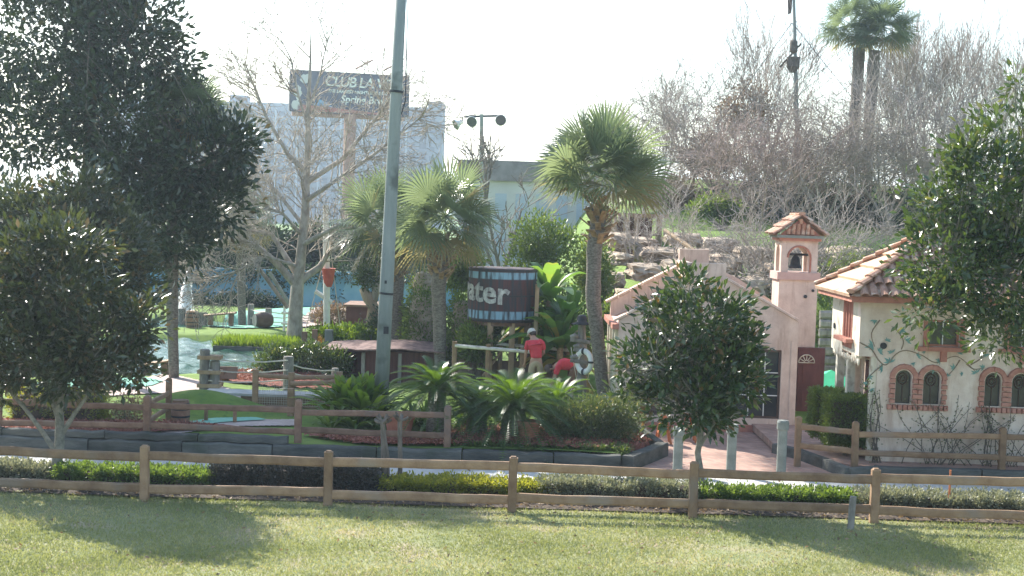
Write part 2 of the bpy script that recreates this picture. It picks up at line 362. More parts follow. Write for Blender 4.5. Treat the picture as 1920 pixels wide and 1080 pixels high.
def bare_tree(name, label, base, h, seed, nst=3, tilt=.35, kids=(7, 6, 4), spread=.55, upt=.12, r=.11, m=None, group=None, cat='tree', rmin=.008, trunk=.3, lr=.6, wob=.12, parts=('trunk', 'branches')):
    rg = np.random.default_rng(seed); out = {i: [] for i in range(6)}; t = thing(name, label, cat, base, group); b = np.array(base, float)
    tp = b + np.array([rg.normal() * .05 * h, 0, h * trunk]); 
    tr = [(np.array([b + [0, 0, -.15], b + (tp - b) * .5 + rg.normal(size=3) * .03, tp + [0, 0, .02]]), np.array([r * 1.9, r * 1.5, r * 1.3]))]
    for k in range(nst):
        az = 2 * math.pi * (k + rg.random() * .6) / nst; d = np.array([math.cos(az) * tilt, math.sin(az) * tilt, 1]); d = unit(d)
        grow(rg, tp - d * .02, d, h * (1 - trunk) * rg.uniform(.75, 1.0), r, 0, len(kids), out, kids, spread, upt, wob, rmin, lr)
    V, f = tubes(tr + out[0], 7); mkmesh(parts[0], V, [f], m or M['twig'], t, smooth=True)
    V, f = tubes([x for l in range(1, 6) for x in out[l]], 3); mkmesh(parts[1], V, [f], m or M['twig'], t)
    return t
def fan_head(center, R_, nf, seed, sc_=1.0, dead=4, lowest=-.75, top=1.35):
    """palmetto head: fan leaves -> V, f3, f4, rnd"""
    rg = np.random.default_rng(seed); VV = []; T = []; Q = []; rn3 = []; rn4 = []; base = 0; C = np.array(center)
    for i in range(nf):
        u = (i + .5) / nf; el = math.asin(math.sin(lowest) + (math.sin(top) - math.sin(lowest)) * u ** .85); az = i * 2.39996 + rg.normal() * .15
        d0 = np.array([math.cos(az) * math.cos(el), math.sin(az) * math.cos(el), math.sin(el)])
        pl = R_ * rg.uniform(.36, .62); hub = C + d0 * pl + np.array([0, 0, -.08 * R_ * math.cos(el)]); s = unit(np.cross(d0, [0, 0, 1.0]) + 1e-4); nrm = np.cross(s, d0); ro = rg.uniform(-1.0, 1.0); s, nrm = s * math.cos(ro) + nrm * math.sin(ro), nrm * math.cos(ro) - s * math.sin(ro); hub = hub + rg.normal(size=3) * .04 * R_
        # petiole
        w_ = .02 * sc_; VV.append(np.array([C + s * w_, C - s * w_, hub - s * w_ * .7, hub + s * w_ * .7])); Q.append([base, base + 1, base + 2, base + 3]); rn4.append(rg.random() * .4 + .3); base += 4
        ns = 28; br = R_ * rg.uniform(.55, .7); rf = rg.random() * .7
        if i < dead: rf = .97
        for k in range(ns):
            th = (k / (ns - 1) - .5) * 2 * 2.15; dv = d0 * math.cos(th) + s * math.sin(th); ln = br * (1 - .28 * (abs(th) / 2.15) ** 2) * rg.uniform(.9, 1.05)
            dv = unit(dv + nrm * (.18 * abs(math.sin(th)))); sw = unit(np.cross(dv, nrm)); wd = .024 * sc_ * R_ / 1.3
            mid = hub + dv * ln * .55; tip = hub + dv * ln * .98 + np.array([0, 0, -ln * rg.uniform(.02, .2) * (1.4 - el)])
            VV.append(np.array([hub, mid + sw * wd + nrm * wd * .5, mid - sw * wd + nrm * wd * .5, tip]))
            T += [[base, base + 1, base + 2], [base + 1, base + 3, base + 2]]; rr = min(1, rf + rg.random() * .3) if i >= dead else .97; rn3 += [rr, rr]; base += 4
    return np.concatenate(VV), np.array(T), np.array(Q), rn3 + rn4
def palm(name, label, pts, r, head, R_, nf, seed, group=None, dead=4, boots=True, gz=None, lowest=-.75, leaf=None):
    """pts trunk centre line bottom->top (world), r radius, head = centre"""
    t = thing(name, label, 'palm tree', pts[0], group); rg = random.Random(seed); mb = MB()
    P2 = []; 
    for a, b in zip(pts[:-1], pts[1:]):
        for k in range(5): P2.append(Vector(a).lerp(Vector(b), k / 5))
    P2.append(Vector(pts[-1])); n = len(P2); P2[0].z -= .2
    mb.tube(P2, [r * (.8 + .25 * min(1, 2.2 * i / n)) * (1 + .05 * rg.uniform(-1, 1)) for i in range(n)], 14); mb.build('trunk', M['bark_palm'], t, smooth=True)
    if boots:
        b = MB(); top = Vector(pts[-1])
        for k in range(46):
            az = k * 2.4; z = -(.9 * R_ * .55) + k / 46 * R_ * .62; o = Vector((math.cos(az), math.sin(az), 0)); p = top + Vector((0, 0, z)) + o * r * .8
            b.beam(p, p + o * R_ * rg.uniform(.10, .2) + Vector((0, 0, R_ * rg.uniform(.02, .2))), .11 * R_ / 1.4, .035, cham=.1)
        b.build('leaf_bases', M['boot'], t)
    V, T, Q, rn = fan_head(head, R_, nf, seed, 1.0, dead, lowest); mkmesh('crown', V, [T, Q], leaf or M['leaf_palm'], t, rnd=rn); return t
def sago(name, label, base, trunk_h, tr, Lf, nf, seed, group=None, toff=(0, 0)):
    t = thing(name, label, 'sago palm', base, group); rg = np.random.default_rng(seed); b = Vector(base); top = b + Vector((toff[0], toff[1], trunk_h))
    MB().tube([b + Vector((0, 0, -.1)), b.lerp(top, .5), top], [tr * 1.1, tr, tr * .9], 12).build('trunk', M['bark_palm'], t, smooth=True)
    VV = []; T = []; rn = []; base_ = 0; C = np.array(top)
    for i in range(nf):
        u = (i + .5) / nf; el = -.1 + 1.35 * u; az = i * 2.39996; L = Lf * rg.uniform(.85, 1.1); d = np.array([math.cos(az), math.sin(az), 0]); s = np.array([-math.sin(az), math.cos(az), 0])
        m = 42; rf = rg.random() * .5 + .4 * u
        for k in range(2, m):
            x = k / m; hx = L * (math.cos(el) * x + .12 * x * x); hz = L * (math.sin(el) * x - .62 * x * x * (.5 + .6 * math.cos(el)))
            p = C + d * hx + np.array([0, 0, hz]); tang = unit(d * (math.cos(el) + .24 * x) + np.array([0, 0, math.sin(el) - 1.24 * x * (.5 + .6 * math.cos(el))]))
            nz = np.cross(s, tang); nz = nz if nz[2] > 0 else -nz
            ll = .16 * Lf / 1.2 * math.sin(min(1, x * 1.6 + .25) * math.pi * .52) * (1.0 - .55 * max(0, x - .6) / .4)
            for sg in (-1, 1):
                tip = p + s * sg * ll * .85 + tang * ll * .5 + nz * ll * .35
                VV.append(np.array([p - tang * .012, p + tang * .012, tip])); T.append([base_, base_ + 1, base_ + 2]); base_ += 3; rn.append(rf + rg.random() * .2)
        # rachis
        a = [0, .33, .66, 1]; pr = None
        for x in a:
            q = C + d * L * (math.cos(el) * x + .12 * x * x) + np.array([0, 0, L * (math.sin(el) * x - .62 * x * x * (.5 + .6 * math.cos(el)))])
            if pr is not None:
                VV.append(np.array([pr - s * .012, pr + s * .012, q])); T.append([base_, base_ + 1, base_ + 2]); base_ += 3; rn.append(.9)
            pr = q
    mkmesh('crown', np.concatenate(VV), [np.array(T)], M['leaf_sago'], t, rnd=np.clip(rn, 0, 1)); return t
def strap_plant(nleaf, c, L, wd, seed, rg=None, droop=.8, tilt=(.3, 1.3), seg=5, tear=0):
    """arching strap leaves (banana, ginger, flax) -> V, quads, rnd"""
    rg = rg or np.random.default_rng(seed); VV = []; Q = []; rn = []; base = 0
    for i in range(nleaf):
        az = i * 2.39996 + rg.normal() * .2; el = rg.uniform(*tilt); d = np.array([math.cos(az), math.sin(az), 0]); s0 = np.array([-math.sin(az), math.cos(az), 0]); l = L * rg.uniform(.7, 1.15); w_ = wd * rg.uniform(.8, 1.15)
        rows = []; m = seg + 1; rf = rg.random(); fold = rg.uniform(.15, .5)
        for k in range(m):
            x = k / seg; q = np.array(c) + d * l * math.cos(el) * x + np.array([0, 0, l * (math.sin(el) * x - droop * .55 * x * x)]); ww = w_ * (math.sin(math.pi * min(.97, .08 + x * .9)) ** .7) * .5
            if tear: ww *= rg.uniform(1 - tear, 1)
            rows += [q - s0 * ww + np.array([0, 0, ww * fold]), q, q + s0 * ww + np.array([0, 0, ww * fold])]
        VV.append(np.array(rows))
        for k in range(seg):
            b = base + k * 3; Q += [[b, b + 1, b + 4, b + 3], [b + 1, b + 2, b + 5, b + 4]]; rr = rf if not tear else min(1, rf * .8 + rg.random() * .2); rn += [rr, rr]
        base += m * 3
    return np.concatenate(VV), np.array(Q), rn
# ================================================================ SETTING
def sm(x): x = np.clip(x, 0, 1); return x * x * (3 - 2 * x)
def xb(Y): return np.where(Y < 29.4, 2.32 + (Y - 27.7) / 1.7 * .86, 3.18 - (Y - 29.4) / 3.9 * .55)
POND = [P(255, 0, 1)] # placeholder
def pond_mask(x, y):
    """1 inside the pond"""
    e1 = ((x + 11.5) / 7.8) ** 2 + ((y - 44.4) / 5.4) ** 2        # main basin
    e2 = ((x + 5.4) / 2.6) ** 2 + ((y - 42.6) / 3.0) ** 2          # right arm
    e3 = ((x + 15.5) / 6.0) ** 2 + ((y - 55.5) / 2.5) ** 2         # fountain basin behind the bank
    return np.minimum(np.minimum(e1, e2), e3)
def H(x, y):
    x = np.asarray(x, float); y = np.asarray(y, float)
    h = .3 + .05 * np.sin(x * .9 + 1) * np.sin(y * .7)
    h = h + 4.2 * sm((y - 43.5) / 15) * sm((x - 2.0) / 4) + 2.6 * sm((y - 62) / 16) * sm((x - 3) / 7)
    h = h + .45 * sm(1 - np.hypot((x + 7.5) / 6.5, (y - 58.5) / 3.2))
    pm = pond_mask(x, y); h = h - .75 * sm((1.12 - pm) / .3)
    low = (y < 33.5) & (x > xb(y) - .12); h = np.where(low, -.15, h)
    return h
def hz(x, y): return float(H(x, y))
def grid(name, xs, ys, fn, m, smooth=True, kind='structure'):
    XX, YY = np.meshgrid(xs, ys); Z = fn(XX, YY); V = np.stack([XX, YY, Z], -1).reshape(-1, 3); nx, ny = len(xs), len(ys)
    i = np.arange(ny - 1)[:, None] * nx + np.arange(nx - 1)[None]; f = np.stack([i, i + 1, i + nx + 1, i + nx], -1).reshape(-1, 4)
    o = mkmesh(name, V, [f], m, smooth=smooth); o['kind'] = kind; return o
grid('ground', np.linspace(-1500, 1500, 31), np.linspace(-40, 2600, 31), lambda x, y: x * 0 - .9, M['turf'])
grid('golf_turf', np.arange(-26, 42, .3), np.concatenate([np.arange(27.95, 36, .22), np.arange(36, 70, .5), np.arange(70, 150, 2.5)]), H, M['turf'])
grid('lawn', np.arange(-20, 20.1, .25), np.arange(10, 24.3, .25), lambda x, y: .02 * np.sin(x * 1.3) * np.sin(y * 1.1), M['lawn'])
grid('planting_strip', np.arange(-20, 20.1, .2), np.arange(23.75, 25.75, .1), lambda x, y: .035 + .025 * np.sin(x * 7) * np.sin(y * 9), M['soil'])
struct(MB().box((0, 26.7, -.05), (44, 2.3, .14)).build('sidewalk', M['concrete'], origin=(0, 26.7, 0)))
jm = mat('joint_dark', (.12, .12, .11), (.18, .17, .16), 5)
# brick plaza
bm_ = bpy.data.materials.new('brick_paving'); bm_.use_nodes = True; nt = bm_.node_tree; B = nt.nodes['Principled BSDF']
tc = _n(nt, 'ShaderNodeTexCoord'); mp = _n(nt, 'ShaderNodeMapping'); mp.inputs['Rotation'].default_value = (0, 0, R(38)); nt.links.new(tc.outputs['Object'], mp.inputs[0])
bt = _n(nt, 'ShaderNodeTexBrick'); nt.links.new(mp.outputs[0], bt.inputs[0]); bt.inputs['Scale'].default_value = 1
bt.inputs['Brick Width'].default_value = .21; bt.inputs['Row Height'].default_value = .105; bt.inputs['Mortar Size'].default_value = .009
bt.inputs['Color1'].default_value = (.36, .20, .15, 1); bt.inputs['Color2'].default_value = (.46, .285, .21, 1); bt.inputs['Mortar'].default_value = (.30, .24, .21, 1)
nz = _n(nt, 'ShaderNodeTexNoise'); nz.inputs['Scale'].default_value = 1.6; nz.inputs['Detail'].default_value = 6; nt.links.new(tc.outputs['Object'], nz.inputs[0])
mr = _n(nt, 'ShaderNodeMapRange'); nt.links.new(nz.outputs[0], mr.inputs[0]); mr.inputs[1].default_value = .3; mr.inputs[2].default_value = .7; mr.inputs[3].default_value = .7; mr.inputs[4].default_value = 1.2
vm = _n(nt, 'ShaderNodeVectorMath', operation='SCALE'); nt.links.new(bt.outputs[0], vm.inputs[0]); nt.links.new(mr.outputs[0], vm.inputs[3]); nt.links.new(vm.outputs[0], B.inputs['Base Color']); B.inputs['Roughness'].default_value = .9
M['paving'] = bm_
grid('brick_plaza', np.arange(1.8, 23, .5), np.arange(27.8, 39, .5), lambda x, y: x * 0 + .012, M['paving'])
# raised brick patio on the right with its sloping front
pe = [G(1452, 850), G(1500, 862), G(1548, 880), G(1590, 898)]
pe = [Vector((p.x, p.y, .2)) for p in pe]; yk = 27.95
pa = pe[:3] + [Vector((X(1600, yk, .2), yk + .05, .2)), Vector((23, yk + .05, .2)), Vector((23, 36, .2)), Vector((pe[0].x, 36, .2))]
m_ = MB(); m_.slab(pa, (0, 0, -.15)); struct(m_.build('brick_patio', M['paving'], origin=pa[3]))
# concrete kerb strip beside the plaza
# timber and stone kerbs: one thing, each timber a part
kerb = thing('timber_kerb', 'dark weathered timber kerb along the front of the golf planting bed', 'kerb', (-4, 27.8, 0))
rg = random.Random(5); xs = -20.5; kx = X(1165, 27.75, .28)
while xs < kx - .1:
    L_ = rg.uniform(1.7, 2.3); x2 = min(xs + L_, kx)
    if kx - x2 < .8: x2 = kx
    tl = .30 + (.13 if x2 < -4.2 else 0)
    MB().beam((xs + .012, 27.85, .14), (x2 - .012, 27.85, .14), .28, .30, 7, .02, rg.random(), .1).build('timber', M['timber'], kerb)
    if x2 < -2.6: MB().beam((xs + .3, 27.93, .36), (x2 + .28, 27.93, .36), .22, .15, 7, .02, rg.random(), .14).build('timber', M['timber'], kerb)
    xs = x2
k1 = Vector((kx + .13, 27.75, .14)); k2 = Vector((X(1243, 29.6, .28), 29.6, .14))
MB().beam(k1, k2, .26, .30, 4, .008, 3, .07).build('timber', M['timber'], kerb)
MB().beam(k2 + Vector((-.05, .16, 0)), Vector((2.75, 33.1, .14)), .2, .3, 4, .008, 4, .07).build('timber', M['timber'], kerb)
k2b = thing('patio_kerb', 'low curved timber kerb edging the raised brick patio by the cream house', 'kerb', pe[3])
pts = pe + [Vector((X(1640, 27.85, .2), 27.85, .2))]
for a, b in zip(pts[:-1], pts[1:]):
    MB().beam(Vector((a.x, a.y, .1)), Vector((b.x, b.y, .1)), .17, .25, 3, .006, 7, .1).build('timber', M['timber'], k2b)
xs = pts[-1].x
while xs < 21:
    MB().beam((xs + .01, 27.86, .1), (xs + 2.1, 27.86, .1), .22, .25, 5, .008, rg.random(), .08).build('timber', M['timber'], k2b); xs += 2.12
# water
wm = bpy.data.materials.new('pond_water'); wm.use_nodes = True; nt = wm.node_tree; B = nt.nodes['Principled BSDF']; B.inputs['Roughness'].default_value = .07; B.inputs['Base Color'].default_value = (.015, .085, .055, 1); B.inputs['Specular IOR Level'].default_value = .35
tc = _n(nt, 'ShaderNodeTexCoord'); mp = _n(nt, 'ShaderNodeMapping'); mp.inputs['Scale'].default_value = (1.6, 2.6, 1); nt.links.new(tc.outputs['Object'], mp.inputs[0])
nz = _n(nt, 'ShaderNodeTexNoise'); nz.inputs['Scale'].default_value = 1.9; nz.inputs['Detail'].default_value = 5; nz.inputs['Roughness'].default_value = .6; nt.links.new(mp.outputs[0], nz.inputs[0])
bp = _n(nt, 'ShaderNodeBump'); bp.inputs['Strength'].default_value = 1; bp.inputs['Distance'].default_value = .05; nt.links.new(nz.outputs[0], bp.inputs['Height']); nt.links.new(bp.outputs[0], B.inputs['Normal'])
def waves(x, y):
    z = .15 + x * 0; r_ = np.random.default_rng(2)
    for k in range(26):
        a_ = r_.uniform(-.9, .9) + .5; l_ = r_.uniform(.28, 1.3); z = z + .0085 * l_ * np.sin((x * math.cos(a_) + y * math.sin(a_)) * 6.283 / l_ + r_.uniform(0, 6.28))
    return z
grid('pond_water', np.arange(-24, -1.4, .085), np.arange(36, 52, .085), waves, wm); grid('fountain_basin', np.arange(-26, -8, .3), np.arange(52, 60, .3), waves, wm)
# draped sheets on the golf ground
def drape(name, ring, m, dz=.02, kind='structure', n=26, fn=None):
    """irregular sheet following the ground; ring: px points or world xy"""
    pts = [(p[0], p[1]) for p in ring]; xs_ = [p[0] for p in pts]; ys_ = [p[1] for p in pts]; x0, x1, y0, y1 = min(xs_), max(xs_), min(ys_), max(ys_)
    N = n; XX, YY = np.meshgrid(np.linspace(x0, x1, N), np.linspace(y0, y1, N)); poly = np.array(pts)
    def inside(x, y):
        c = False; j = len(poly) - 1
        for i in range(len(poly)):
            if (poly[i][1] > y) != (poly[j][1] > y) and x < (poly[j][0] - poly[i][0]) * (y - poly[i][1]) / (poly[j][1] - poly[i][1]) + poly[i][0]: c = not c
            j = i
        return c
    ins = np.array([[inside(XX[a, b], YY[a, b]) for b in range(N)] for a in range(N)])
    Z = (H(XX, YY) if fn is None else fn(XX, YY)) + dz; V = np.stack([XX, YY, Z], -1).reshape(-1, 3); f = []
    for a in range(N - 1):
        for b in range(N - 1):
            q = [(a, b), (a, b + 1), (a + 1, b + 1), (a + 1, b)]
            if sum(ins[i][j] for i, j in q) >= 3: f.append([i * N + j for i, j in q])
    return tag(mkmesh(name, V, [np.array(f)], m, smooth=True), None, None, kind=kind)
def blob(cx, cy, rx, ry, n=24, seed=0, j=.14):
    rg = random.Random(seed); ph = [rg.uniform(0, 6.3) for _ in range(3)]
    return [(cx + rx * math.cos(t) * (1 + j * math.sin(3 * t + ph[0]) + j * .6 * math.sin(5 * t + ph[1])), cy + ry * math.sin(t) * (1 + j * math.sin(2 * t + ph[2]))) for t in [2 * math.pi * k / n for k in range(n)]]
def gp(l, z=.3): return [G(px, py, z) for px, py in l]
drape('golf_path', gp([(150, 735), (240, 712), (300, 700), (345, 706), (400, 722), (480, 742), (640, 752), (650, 762), (470, 752), (400, 742), (340, 738), (250, 744), (150, 752)]), M['concrete_pink'], .03, n=60)
drape('golf_path', gp([(300, 806), (330, 800), (470, 790), (560, 788), (560, 800), (420, 806), (330, 820), (300, 824)]), M['concrete_pink'], .03, n=50)
drape('putting_green', gp([(60, 722), (180, 708), (270, 706), (310, 716), (280, 728), (170, 736), (60, 738)]), M['carpet'], .05, n=50)
drape('putting_green', gp([(340, 800), (400, 790), (480, 787), (500, 792), (430, 798), (360, 806)]), M['carpet'], .05, n=40)
drape('putting_green', gp([(375, 612), (420, 595), (500, 588), (600, 588), (640, 600), (560, 612), (450, 620)]), M['carpet'], .05, n=40)
drape('golf_path', gp([(560, 606), (620, 592), (690, 592), (690, 604), (640, 610), (560, 616)]), M['concrete_pink'], .06, n=30)
for (a, b, c, d, s) in [(-9.2, 29.0, 3.3, .85, 1), (X(800, 28.7), 28.8, 2.3, .7, 2), (X(500, 38.5), 38.2, 1.7, 1.3, 4), (X(1040, 29.3), 29.6, 2.6, 1.4, 5), (X(560, 37.0), 36.9, 1.6, .8, 6)]:
    drape('mulch_bed', blob(a, b, c, d, seed=s), M['mulch'], .06, n=44, fn=lambda x, y: H(x, y) + .03 * np.sin(x * 19) * np.sin(y * 23))
# mulch and litter chips as countless stuff
def chips(name, boxes, n, size, m, seed):
    rg = np.random.default_rng(seed); A = np.array([(b[1] - b[0]) * (b[3] - b[2]) for b in boxes]); k = rg.choice(len(boxes), n, p=A / A.sum()); Bx = np.array(boxes)[k]
    x = Bx[:, 0] + rg.random(n) * (Bx[:, 1] - Bx[:, 0]); y = Bx[:, 2] + rg.random(n) * (Bx[:, 3] - Bx[:, 2]); z = Bx[:, 4] + rg.random(n) * Bx[:, 5]
    pos = np.stack([x, y, z], -1); d = unit(rg.normal(size=(n, 3)) * [1, 1, .4]); nr = unit(rg.normal(size=(n, 3)) + [0, 0, 1.2]); L_ = size * rg.uniform(.6, 1.5, n)
    V, a, b = leaves(pos, d, nr, L_, L_ * .5); r = rg.random(n)
    return tag(mkmesh(name, V, [a, b], m, rnd=np.concatenate([r, r])), None, None, kind='stuff')
M['chip'] = leafmat('mulch_chip', (.16, .05, .035), (.42, .18, .13), .7, .1)
def blobchips(name, bl, n, size, m, seed):
    rg = np.random.default_rng(seed); XY = []
    for (cx, cy, rx, ry) in bl:
        k = int(n / len(bl)); t = rg.random(k) * 6.283; q = np.sqrt(rg.random(k)) * .97; XY.append(np.stack([cx + rx * q * np.cos(t), cy + ry * q * np.sin(t)], -1))
    XY = np.concatenate(XY); n = len(XY); pos = np.column_stack([XY, H(XY[:, 0], XY[:, 1]) + .07 + rg.random(n) * .03]); d = unit(rg.normal(size=(n, 3)) * [1, 1, .5]); nr = unit(rg.normal(size=(n, 3)) + [0, 0, 1]); L_ = size * rg.uniform(.6, 1.5, n)
    V, a, b = leaves(pos, d, nr, L_, L_ * .4); r = rg.random(n)
    return tag(mkmesh(name, V, [a, b], m, rnd=np.concatenate([r, r])), None, None, kind='stuff')
blobchips('mulch_chips', [(-9.2, 29.0, 3.3, .85), (X(800, 28.7), 28.8, 2.3, .7), (X(1040, 29.3), 29.6, 2.6, 1.4), (X(500, 38.5), 38.2, 1.7, 1.3)], 26000, .06, M['chip'], 3)
chips('fallen_leaves', [(-12.8, 12.8, 23.75, 25.5, .05, .05)], 9000, .07, M['leaf_dry'], 5)
chips('fallen_leaves', [(-9, 9, 18.5, 23.7, .03, .03), (-12, 12, 25.6, 27.6, .03, .01)], 900, .06, M['leaf_dry'], 6)
# lawn blades
rg = np.random.default_rng(11); n = 200000; y = 18.2 + (23.85 - 18.2) * rg.random(n); x = (rg.random(n) * 2 - 1) * y * .46
pat = .5 + .5 * np.sin(x * .9 + 2 * np.sin(y * .8)) * np.sin(y * 1.7 + np.sin(x * .6)); keep = rg.random(n) < .45 + .55 * pat; x = x[keep]; y = y[keep]; pat = pat[keep]; n = len(x)
edge = rg.random(n) < np.clip((23.95 - y) * 3, 0, 1); x = x[edge]; y = y[edge]; pat = pat[edge]; n = len(x)
pos = np.stack([x, y, x * 0 + .0], -1); d = unit(rg.normal(size=(n, 3)) * [.55, .55, .1] + [0, 0, .75]); nr = unit(rg.normal(size=(n, 3))); L_ = rg.uniform(.03, .075, n)
V, a, b = leaves(pos, d, nr, L_, np.full(n, .013)); r = np.clip(rg.random(n) * .55 + (1 - pat) * .45, 0, 1)
tag(mkmesh('grass', V, [a, b], M['grass'], rnd=np.concatenate([r, r])), None, None, kind='stuff')
# golf mound in the left foreground
mc = G(395, 792, .3); XX, YY = np.meshgrid(np.linspace(-1, 1, 40), np.linspace(-1, 1, 24)); rr_ = np.hypot(XX, YY)
mx0 = X(400, 32.0); mo = grid('grass_mound', np.linspace(mx0 - 2.6, mx0 + 2.0, 44), np.linspace(30.4, 33.8, 30), lambda x, y: H(x, y) - .02 + .5 * sm(1.0 - np.hypot((x - mx0 + .3) / 2.25, (y - 32.1) / 1.7)), M['turf'])

# ================================================================ FENCES
def fence(name, label, posts, Y, zb, h, rails, m, group=None, pw=.13, rw=(.07, .12), seed=0, ends=(None, None), cat='fence'):
    """posts: list of px; Y, zb scalar or list; rails heights above zb"""
    n = len(posts); Ys = Y if isinstance(Y, (list, tuple)) else [Y] * n; zs = zb if isinstance(zb, (list, tuple)) else [zb] * n; rg = random.Random(seed)
    hs = h if isinstance(h, (list, tuple)) else [h] * n
    pt = [Vector((X(p, y_, z_), y_, z_)) for p, y_, z_ in zip(posts, Ys, zs)]; t = thing(name, label, cat, pt[n // 2], group)
    for p, h_ in zip(pt, hs):
        lx = rg.uniform(-.012, .012); hh = h_ + rg.uniform(-.02, .02)
        b = MB(); b.beam(p + Vector((0, 0, -.2)), p + Vector((lx, 0, hh - .02)), pw, pw, 4, .004, rg.random(), .14); b.box((p.x + lx, p.y, p.z + hh - .01), (pw * .8, pw * .8, .03), 0, .7); b.build('post', m, t)
    for a, b_ in zip(pt[:-1], pt[1:]):
        for r_ in rails:
            j = rg.uniform(-.03, .03); MB().beam(a + Vector((0, 0, r_ + j)), b_ + Vector((0, 0, r_ + rg.uniform(-.03, .03))), rw[0], rw[1], 7, .009, rg.random(), .2).build('rail', m, t)
    return t
fence('split_rail_fence', 'near brown split rail fence running across the front of the lawn', [-420, -73, 271, 615, 959, 1299, 1638, 1985, 2330], 23.55, 0, [.98, .98, .93, .93, .95, .95, .93, .95, .95], (.22, .76), M['wood'], rw=(.075, .15), pw=.145, seed=3)
fence('split_rail_fence', 'brown split rail fence standing on the mulch and turf behind the dark timber kerb', [-285, -4, 276, 558, 838], 28.12, .32, .82, (.2, .60), M['wood_red'], rw=(.06, .12), pw=.14, seed=5)
fence('split_rail_fence', 'short brown fence section going back beside the barrel', [276, 316], [28.2, 30.1], .33, [.8, .95], (.28, .62), M['wood'], rw=(.06, .1), pw=.12, seed=6)
fence('split_rail_fence', 'brown split rail fence in front of the cream house', [1495, 1602, 1878, 2150], [28.75, 28.0, 28.0, 28.0], .2, [.86, .88, .86, .86], (.26, .66), M['wood'], rw=(.065, .115), pw=.13, seed=7)
p = P(1594, 990, 23.0); p.z = 0
mb = MB(); mb.beam(p + Vector((0, 0, -.1)), p + Vector((.03, 0, .56)), .1, .1, 3, .004, 2, .2); o = mb.build('wooden_stake', M['wood_grey'], origin=p); tag(o, 'short grey wooden stake in the lawn edge just left of a fence post', 'stake')
p = Vector((X(1772, 24.9, 0), 24.7, 0)); mb = MB().tube([p + Vector((0, 0, -.05)), p + Vector((0, 0, .75))], .02, 6); o = mb.build('marker_stake', M['orange'], origin=p); tag(o, 'thin reddish marker stake standing in the grey-green hedge', 'stake')
for px_, hh in ((386, .42), (440, .40)):
    p = Vector((X(px_, 30.0, .3), 30.0, .3)); mb = MB().beam(p + Vector((0, 0, -.1)), p + Vector((0, 0, hh)), .075, .075, 1, 0, 0, .2)
    o = mb.build('wooden_post', M['wood'], origin=p); tag(o, 'short brown post seen through the fence, ' + ('left one nearer the barrel' if px_ < 400 else 'right one nearer the mesh bridge'), 'post', 'short posts by the first hole')

# ================================================================ HEDGES
def hedge(px0, px1, ytop, Y, dep, lab, m, seed, L_=.05, n=6000, zb=0.04):
    x0, x1 = X(px0, Y, .4), X(px1, Y, .4); h = P((px0 + px1) / 2, ytop, Y).z; c = ((x0 + x1) / 2, Y, 0); t = thing('hedge', lab, 'hedge', c, 'low clipped hedges along the sidewalk')
    rx = (x1 - x0) / 2; rgx = random.Random(seed); el = []
    k = max(3, int(rx * 2 / .35))
    for i in range(k):
        fx = x0 + (i + .5) * 2 * rx / k; hh = h * rgx.uniform(.88, 1.05); el.append((fx, Y + rgx.uniform(-.03, .03), (hh + zb + .12) / 2, rx / k * 1.15, dep / 2, (hh - zb - .12) / 2))
    foliage('foliage', m, el, int(n * 1.7), L_ * 1.15, t, boxes=True, per=10, cr=.06, seed=seed, up=.5, asp=.55)
    br = []; r2 = np.random.default_rng(seed)
    for i in range(int(rx * 2 / .1)):
        b0 = np.array([r2.uniform(x0 + .1, x1 - .1), Y + r2.uniform(-.12, .12), 0.0]); tp = b0 + np.array([r2.normal() * .12, r2.normal() * .12, h * .85]); md = (b0 + tp) / 2 + r2.normal(size=3) * .04; br.append((np.array([b0, md, tp]), np.array([.014, .011, .006])))
    V, f = tubes(br, 4); mkmesh('stems', V, [f], M['bark'], t)
    MB().box((c[0], Y, h * .5), (rx * 1.9, dep * .7, h * .66)).build('shade_core', M['soil'], t)  # solid dark box, its colour stands for the shaded inside of the hedge
    return t
HY = 24.75
hedge(-120, 88, 868, HY, .6, 'greyish variegated hedge at the far left end of the sidewalk', M['leaf_greyg'], 1)
hedge(113, 402, 880, HY, .6, 'bright green hedge between the young magnolia trunk and the dark hedge', M['leaf_green'], 2, n=7000)
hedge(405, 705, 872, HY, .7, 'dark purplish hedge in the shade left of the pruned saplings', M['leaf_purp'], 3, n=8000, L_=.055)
hedge(718, 1018, 901, HY, .6, 'yellow-green hedge just right of the pruned saplings', M['leaf_gy'], 4, n=7000)
hedge(1020, 1300, 903, HY, .65, 'grey-green hedge between the yellow-green hedge and the small tree', M['leaf_greyg'], 5, n=7500)
hedge(1316, 1592, 920, HY, .6, 'bright green hedge to the right of the small tree trunk', M['leaf_green'], 6, n=7000)
hedge(1606, 1915, 926, HY, .65, 'grey-green hedge behind the thin marker stake', M['leaf_greyg'], 7, n=8000)
hedge(1935, 2200, 935, HY, .6, 'green hedge at the far right edge', M['leaf_green'], 8, n=4000)
